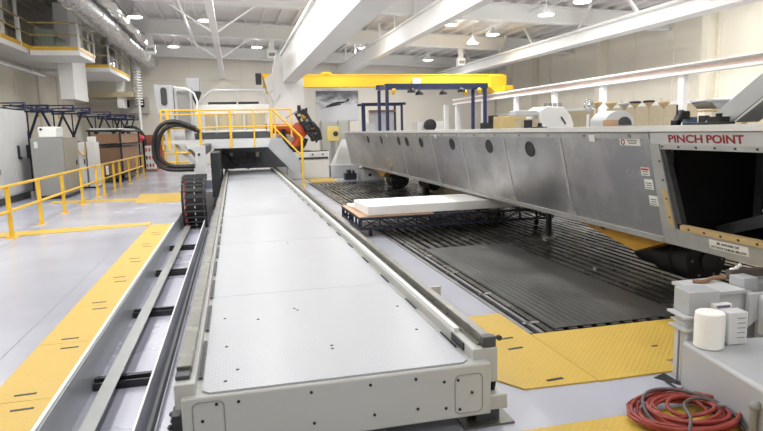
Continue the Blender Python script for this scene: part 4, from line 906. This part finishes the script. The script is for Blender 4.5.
# blue Y stands
def ystand(x, y, lb, first=None):
    q = thing('blue_stand', lb, 'stand', (x, y, 0), 'dark blue Y shaped stands')
    part('post', MB().box(x-.05, x+.05, y-.05, y+.05, 0, 2.1), navy_m, q)
    part('arm', MB().bar((x, y, 1.95), (x-.38, y, 2.9), .075), navy_m, q); part('arm', MB().bar((x, y, 1.95), (x+.38, y, 2.9), .075), navy_m, q)
    part('middle_bar', MB().bar((x, y, 2.0), (x, y, 2.9), .045), navy_m, q)
    part('head', MB().box(x-.75, x+.75, y-.1, y+.1, 2.86, 2.92).box(x-.75, x+.75, y-.1, y+.1, 3.09, 3.13).box(x-.75, x-.68, y-.1, y+.1, 2.93, 3.07).box(x+.68, x+.75, y-.1, y+.1, 2.93, 3.07), blue_m, q)
    part('long_arm', MB().box(x-.62, x-.56, y-.9, y+.9, 2.95, 3.02).box(x+.56, x+.62, y-.9, y+.9, 2.95, 3.02), blue_m, q)
    part('clip', MB().box(x-.5, x-.46, y-.12, y-.1, 2.7, 2.85), yellow_m, q)
    part('base', MB().box(x-.35, x+.35, y-.35, y+.35, 0, .03), navy_m, q)
    return q
ord2 = ['cut off by the left edge of the photo', 'rising behind the big pale cabinet', 'left of the two above the mid grey cabinet', 'right of the two above the mid grey cabinet', 'above the left of the brown stacked load', 'above the right of the brown stacked load', 'second farthest of the row', 'farthest of the row']
y0s = None
for i, (x_, y_) in enumerate(((-7.6, 23.0), (-7.35, 24.8), (-6.6, 25.3), (-6.55, 27.8), (-6.6, 32.4), (-6.5, 36.3), (-6.4, 38.3), (-6.3, 39.9))):
    if y0s is None: y0s = ystand(x_, y_, 'dark blue Y shaped stand, '+ord2[i])
    else: dup(y0s, (x_, y_, 0), 'dark blue Y shaped stand, '+ord2[i])

# cabinets at left
q = thing('electrical_cabinet', 'big pale grey electrical cabinet with black door handles at the left edge', 'cabinet', (-7, 18.5, 0))
part('body', MB().box(-7.4, -6.52, 15, 21.8, .22, 2.79), lgrey_m, q, bevel=.02); part('plinth', MB().box(-7.35, -6.57, 15.05, 21.75, 0, .22), dgrey_m, q)
for y0, y1 in ((15.05, 17.9), (17.95, 20.3), (20.35, 21.75)):
    d = part('door', MB().box(-6.518, -6.495, y0, y1, .28, 2.72), lgrey_m, q, bevel=.008)
for y_ in (20.65, 21.5): part('handle', MB().box(-6.495, -6.44, y_, y_+.08, 1.3, 1.7).box(-6.46, -6.44, y_, y_+.22, 1.27, 1.35), black_m, q)
part('lock', MB().box(-6.495, -6.47, 19.0, 19.1, .9, 1.05), mgrey_m, q)
q = thing('grey_cabinet', 'mid grey cabinet with a beige side standing right of the big pale one', 'cabinet', (-5.7, 21.5, 0))
part('body', MB().box(-6.1, -5.2, 20.6, 22.5, .12, 1.91), mgrey_m, q, bevel=.01); part('plinth', MB().box(-6.05, -5.25, 20.65, 22.45, 0, .12), dark_m, q)
part('side_panel', MB().box(-5.2, -5.185, 20.7, 22.4, .3, 1.85), mat('beige_grey', (156, 152, 140), .5), q); part('label_plate', MB().box(-6.0, -5.9, 20.58, 20.595, 1.6, 1.8), lgrey_m, q)
part('handle', MB().box(-5.185, -5.16, 22.0, 22.1, 1.0, 1.15), black_m, q)
q = thing('white_unit', 'small white ventilation unit on top of the mid grey cabinet', 'unit', (-5.7, 21.4, 1.91)); part('case', MB().box(-5.98, -5.45, 21.0, 21.8, 1.91, 2.26), white_m, q, bevel=.04); part('knob', MB().cyl((-5.88, 20.98, 2.18), (-5.88, 21.0, 2.18), .04), dark_m, q)
q = thing('white_cabinet', 'tall narrow white cabinet pair beyond the mid grey cabinet', 'cabinet', (-5.4, 24.8, 0))
part('body', MB().box(-5.72, -5.44, 24.5, 25.3, .05, 1.72), white_m, q, bevel=.01); part('body', MB().box(-5.38, -5.1, 24.5, 25.3, .05, 1.72), white_m, q, bevel=.01)
part('handle', MB().box(-5.5, -5.46, 24.47, 24.5, .9, 1.1), dark_m, q); part('cable', MB().tube(smooth([(-5.7, 24.45, 1.5), (-5.55, 24.4, 1.25), (-5.4, 24.4, 1.2), (-5.4, 24.4, 1.6)]), .025), yellow_m, q)
part('plinth', MB().box(-5.7, -5.12, 24.55, 25.25, 0, .05), dark_m, q)
q = thing('white_box', 'small white box on top of the narrow white cabinets', 'box', (-5.2, 24.8, 1.72)); part('case', MB().box(-5.36, -5.14, 24.6, 25.1, 1.72, 1.92), lbl_m, q, bevel=.02)
solo('dark_shelving', MB().box(-6.15, -5.8, 24.6, 25.4, 0, .06).box(-6.15, -5.8, 24.6, 25.4, .6, .66).box(-6.15, -5.8, 24.6, 25.4, 1.2, 1.26).box(-6.15, -5.8, 24.6, 25.4, 1.7, 1.76).box(-6.15, -6.1, 24.6, 24.65, 0, 1.76).box(-5.85, -5.8, 24.6, 24.65, 0, 1.76), dark_m, 'dark open shelving between the grey and white cabinets', 'shelf')
for i, z_ in enumerate((.06, .66, 1.26)):
    solo('storage_box', MB().box(-6.08, -5.88, 24.65, 25.1, z_, z_+.3), [lbl_m, lgrey_m, white_m][i], 'pale box on the %s shelf of the dark shelving' % ['bottom', 'middle', 'upper'][i], 'box')
# stacked load
q = thing('stacked_load', 'long brown stacked load with a white wrapped top on a dark rack', 'pallet load', (-5.2, 29, 0))
part('rack', MB().box(-5.8, -4.55, 26.9, 32, .15, .3).box(-5.8, -4.55, 26.9, 32, 1.5, 1.58), dark_m, q)
for x_ in (-5.76, -4.59):
    for y_ in (26.94, 31.96): part('rack_post', MB().box(x_-.04, x_+.04, y_-.04, y_+.04, .16, 2.15), dark_m, q)
part('lower_crate', MB().box(-5.7, -4.64, 27.0, 31.9, .35, 1.46), brown_m, q); part('upper_crate', MB().box(-5.74, -4.62, 27.0, 31.9, 1.62, 2.02), mat('light_brown', (166, 130, 102), .7), q)
part('lid', MB().box(-5.86, -4.5, 26.85, 32.05, 2.12, 2.19), dark_m, q); part('wrap', MB().rbox((-5.2, 29.2, 2.22), (1.1, 4.4, .07), (0, .02, 0)), foam_m, q)
for x_ in (-5.65, -4.7):
    for y_ in (27.2, 31.6): part('wheel', MB().cyl((x_-.05, y_, .08), (x_+.05, y_, .08), .08), black_m, q)
solo('red_bin', MB().lathe((-4.92, 33.2, 1.6), [(.22, 0), (.4, .12), (.44, .2), (.4, .3), (.2, .4)], 18), red_m, 'red plastic cover beside the brown stacked load', 'bin')
solo('red_bin_stand', MB().box(-5.2, -4.7, 33, 33.5, 0, .05).box(-5.0, -4.9, 33.2, 33.3, .05, 1.56).box(-5.25, -4.65, 32.95, 33.55, 1.56, 1.6), brown_m, 'brown stand carrying the red plastic cover', 'stand')
for i, z_ in enumerate((.15, .56, .97)):
    x_, y_ = -4.55, 31.8
    qq = thing('white_carton', 'white carton, %s of the stack near the hose loop' % ['bottom one', 'middle one', 'top one'][i], 'carton', (-4.5, 33.0, z_), 'stacked white cartons')
    part('box', MB().box(-4.62, -4.16, 34.0, 34.5, z_, z_+.4), lbl_m, qq)
    for k_ in range(3): part('print', MB().box(-4.6+.15*k_, -4.52+.15*k_, 33.985, 33.998, z_+.1, z_+.28), [orange_m, dark_m, orange_m][(k_+i) % 3], qq)
solo('carton_pallet', MB().box(-4.75, -4.1, 33.9, 34.7, 0, .14), brown_m, 'brown pallet under the white cartons', 'pallet')
solo('low_crate', MB().box(-5.1, -3.9, 36, 37, 1.5, 1.95).box(-5.0, -4.0, 36.1, 36.9, 0, 1.5), mat('rust_box', (160, 84, 66), .6), 'reddish brown crate behind the white cartons', 'crate')
solo('arched_hose', MB().tube([(-4.75, 35, 0)]+[(-5.4+.65*cos(radians(a)), 35.0, 1.6+.75*sin(radians(a))) for a in range(0, 181, 15)]+[(-6.05, 35, 0)], .12), black_m, 'black arched hose behind the red cover', 'hose')

# ================================================================ CORNER MACHINE (bottom right)
def rz(p, c=(3.06, 3.58), a=radians(-9)):   # turned slightly clockwise
    x_, y_ = p[0]-c[0], p[1]-c[1]; return (c[0]+x_*cos(a)-y_*sin(a), c[1]+x_*sin(a)+y_*cos(a), p[2])
def rbx(x0, x1, y0, y1, z0, z1, mb=None):
    mb = mb or MB(); return mb.hexa([rz(p) for p in ((x0,y0,z0),(x1,y0,z0),(x1,y1,z0),(x0,y1,z0),(x0,y0,z1),(x1,y0,z1),(x1,y1,z1),(x0,y1,z1))])
q = thing('corner_machine', 'pale grey machine base with post and casings in the bottom right corner', 'machine', (3.6, 3.2, 0))
part('base_casing', rbx(3.06, 4.6, 1.9, 3.54, 0, .345), grey_m, q, bevel=.025)
part('post', rbx(3.11, 3.28, 3.56, 3.72, 0, .5), lgrey_m, q, bevel=.008)
part('post_flange', rbx(3.08, 3.31, 3.54, 3.75, .4, .415), lgrey_m, q); part('post_flange', rbx(3.07, 3.32, 3.53, 3.76, .5, .515), lgrey_m, q); part('post_flange', rbx(3.09, 3.30, 3.55, 3.74, .45, .46), lgrey_m, q)
part('post_head', rbx(3.12, 3.35, 3.56, 3.76, .515, .69), grey_m, q, bevel=.006)
part('post_pipe', MB().cyl(rz((3.09, 3.62, 0)), rz((3.09, 3.62, .4)), .008, n=6), mgrey_m, q)
part('rear_box', MB().box(3.42, 3.95, 3.82, 4.05, .3, .56), lgrey_m, q, bevel=.01)
part('rear_ledge', MB().box(3.5, 3.86, 3.8, 4.2, .56, .585), lgrey_m, q)
part('rear_bracket', MB().prism([(3.85, 3.75, .3), (3.85, 3.75, .56), (4.05, 3.75, .56), (4.05, 3.75, .42)], (0, .04, 0)), lgrey_m, q)
part('rear_post', MB().box(3.88, 4.02, 3.85, 4.0, .0, .66), grey_m, q, bevel=.008)
part('round_casing', MB().box(3.92, 4.8, 3.2, 3.78, .2, .56), lgrey_m, q, bevel=.05)
part('casing_foot', MB().box(3.98, 4.7, 3.3, 3.7, .345, .4), dgrey_m, q)
part('bolt', MB().cyl((3.97, 3.2, .3), (3.97, 3.19, .3), .012), dark_m, q)
part('bolt', MB().cyl((3.95, 3.845, .5), (3.95, 3.84, .5), .01), dark_m, q)
part('dark_beam', MB().bar((3.92, 4.05, .65), (4.5, 3.96, .66), .07, .06), mat('brown_beam', (92, 82, 78), .5), q)
part('rear_support', MB().box(4.1, 4.5, 3.85, 4.1, 0, .6), lgrey_m, q)
part('upright_tube', MB().tube([(3.09, 2.62, 0), (3.09, 2.62, .17), (3.11, 2.62, .2), (3.2, 2.62, .2)], .022, 10), mgrey_m, q) if False else None
q2 = thing('grey_pipe_rail', 'grey bent pipe rail at the bottom right corner', 'pipe', (3.02, 2.8, 0))
part('pipe', MB().tube(smooth([(2.9, 2.75, 0), (2.9, 2.75, .2), (2.905, 2.75, .235), (2.93, 2.745, .24), (2.99, 2.73, .24)], 1), .022, 12), mgrey_m, q2)
part('elbow', MB().ball((2.905, 2.75, .225), .032, 12), mgrey_m, q2)
solo('paper_roll', MB().lathe((3.14, 3.38, .347), [(.088, 0), (.096, .008), (.097, .2), (.093, .245), (.085, .252), (.025, .252), (.022, .245)], 32), paper_m, 'fat white paper towel roll standing on the grey machine base', 'paper roll')
jz = thing('chemical_jug', 'square white container with small print right of the paper roll', 'container', (3.44, 3.36, .347))
part('body', MB().rbox((3.355, 3.4, .465), (.145, .11, .235), (0, 0, -.12)), jug_m, jz, bevel=.008)
for k_ in range(5): part('print_line', MB().rbox((3.37, 3.341, .4+.035*k_), (.06, .002, .006), (0, 0, -.12)), mat('jug_ink%d' % k_, (150, 150, 154), .6), jz)
solo('label_box', MB().rbox((3.34, 3.5, .475), (.14, .05, .26), (0, 0, -.1)), lbl_m, 'flat white box with a purple label behind the square container', 'box', bevel=.004)
solo('label_strip', MB().rbox((3.337, 3.471, .59), (.1, .003, .015), (0, 0, -.1)), mat('purple_ink', (110, 104, 140), .6), 'purple label on the flat white box', 'label')
solo('tied_rag', MB().tube(smooth([(3.62, 4.1, .6), (3.7, 4.05, .6), (3.8, 4.1, .615), (3.9, 4.05, .62)]), .018), brown_m, 'tan rope end lying on the rear ledge of the corner machine', 'rope')
solo('white_rag', MB().ball((3.95, 4.04, .69), .018, 8, (1.8, 1, .6)).ball((3.98, 4.03, .702), .018, 7, (1.2, .8, 1)).ball((4.02, 4.04, .715), .014, 6, (1, 1, 1.4)), foam_m, 'crumpled white rag on the dark beam end', 'rag')

# hoses
random.seed(3)
q = thing('air_hose', 'coiled red air hose lying on the yellow plate at the bottom right', 'hose', (2.72, 3.05, 0))
pts = []
for k_ in range(9*18+1):
    a = k_/18*2*pi; lap = k_/18; rr = .35-.019*lap+.03*sin(a*.47+1)
    cx_, cy_ = 2.70+.035*sin(lap*2.1), 3.08+.03*cos(lap*1.7)
    pts.append((cx_+rr*1.0*cos(a), cy_+rr*.80*sin(a), .026+.006*lap+.014*(1+sin(a*2.7+lap))))
part('coil', MB().tube(pts, .012, 8), hose_m, q)
pts = []
for k_ in range(5*18+1):
    a = k_/18*2*pi+1.1; lap = k_/18; rr = .33-.035*lap+.05*sin(a*.6)
    pts.append((2.72+rr*cos(a), 3.05+rr*.8*sin(a), .085+.012*sin(a*1.7)+.004*lap))
part('coil', MB().tube(pts, .012, 8), hose_m, q)
part('tail', MB().tube(smooth([(2.82, 3.32, .05), (2.92, 3.28, .04), (2.99, 3.1, .03), (3.0, 2.95, .03), (2.95, 2.8, .03)]), .012, 8), hose_m, q)
part('coupling', MB().cyl((2.95, 2.86, .03), (2.945, 2.78, .03), .02, n=10), bright_m, q)
q = thing('grey_cable', 'thin grey cable looped over the red air hose', 'cable', (2.8, 3.0, .03))
part('loop', MB().tube(smooth([(2.47, 2.9, .05), (2.42, 3.05, .07), (2.5, 3.25, .12), (2.7, 3.33, .125), (2.88, 3.2, .12), (2.96, 3.0, .1), (2.92, 2.8, .05), (2.85, 2.7, .03)]), .011, 8), cable_m, q)
part('loop', MB().tube(smooth([(2.5, 2.8, .1), (2.62, 2.92, .12), (2.66, 3.05, .125), (2.78, 3.12, .13), (2.9, 3.1, .12), (2.97, 2.95, .06)]), .011, 8), cable_m, q)
part('coupling', MB().cyl((2.87, 2.99, .13), (2.92, 2.985, .125), .014, n=8), bright_m, q)
solo('floor_cable', MB().tube(smooth([(3.0, 3.62, .012), (2.98, 3.4, .012), (2.97, 3.3, .012), (2.955, 3.2, .012), (2.93, 3.12, .02), (2.96, 3.0, .02), (2.985, 2.9, .02)]), .008, 6), black_m, 'thin black cable running along the foot of the grey machine base', 'cable')
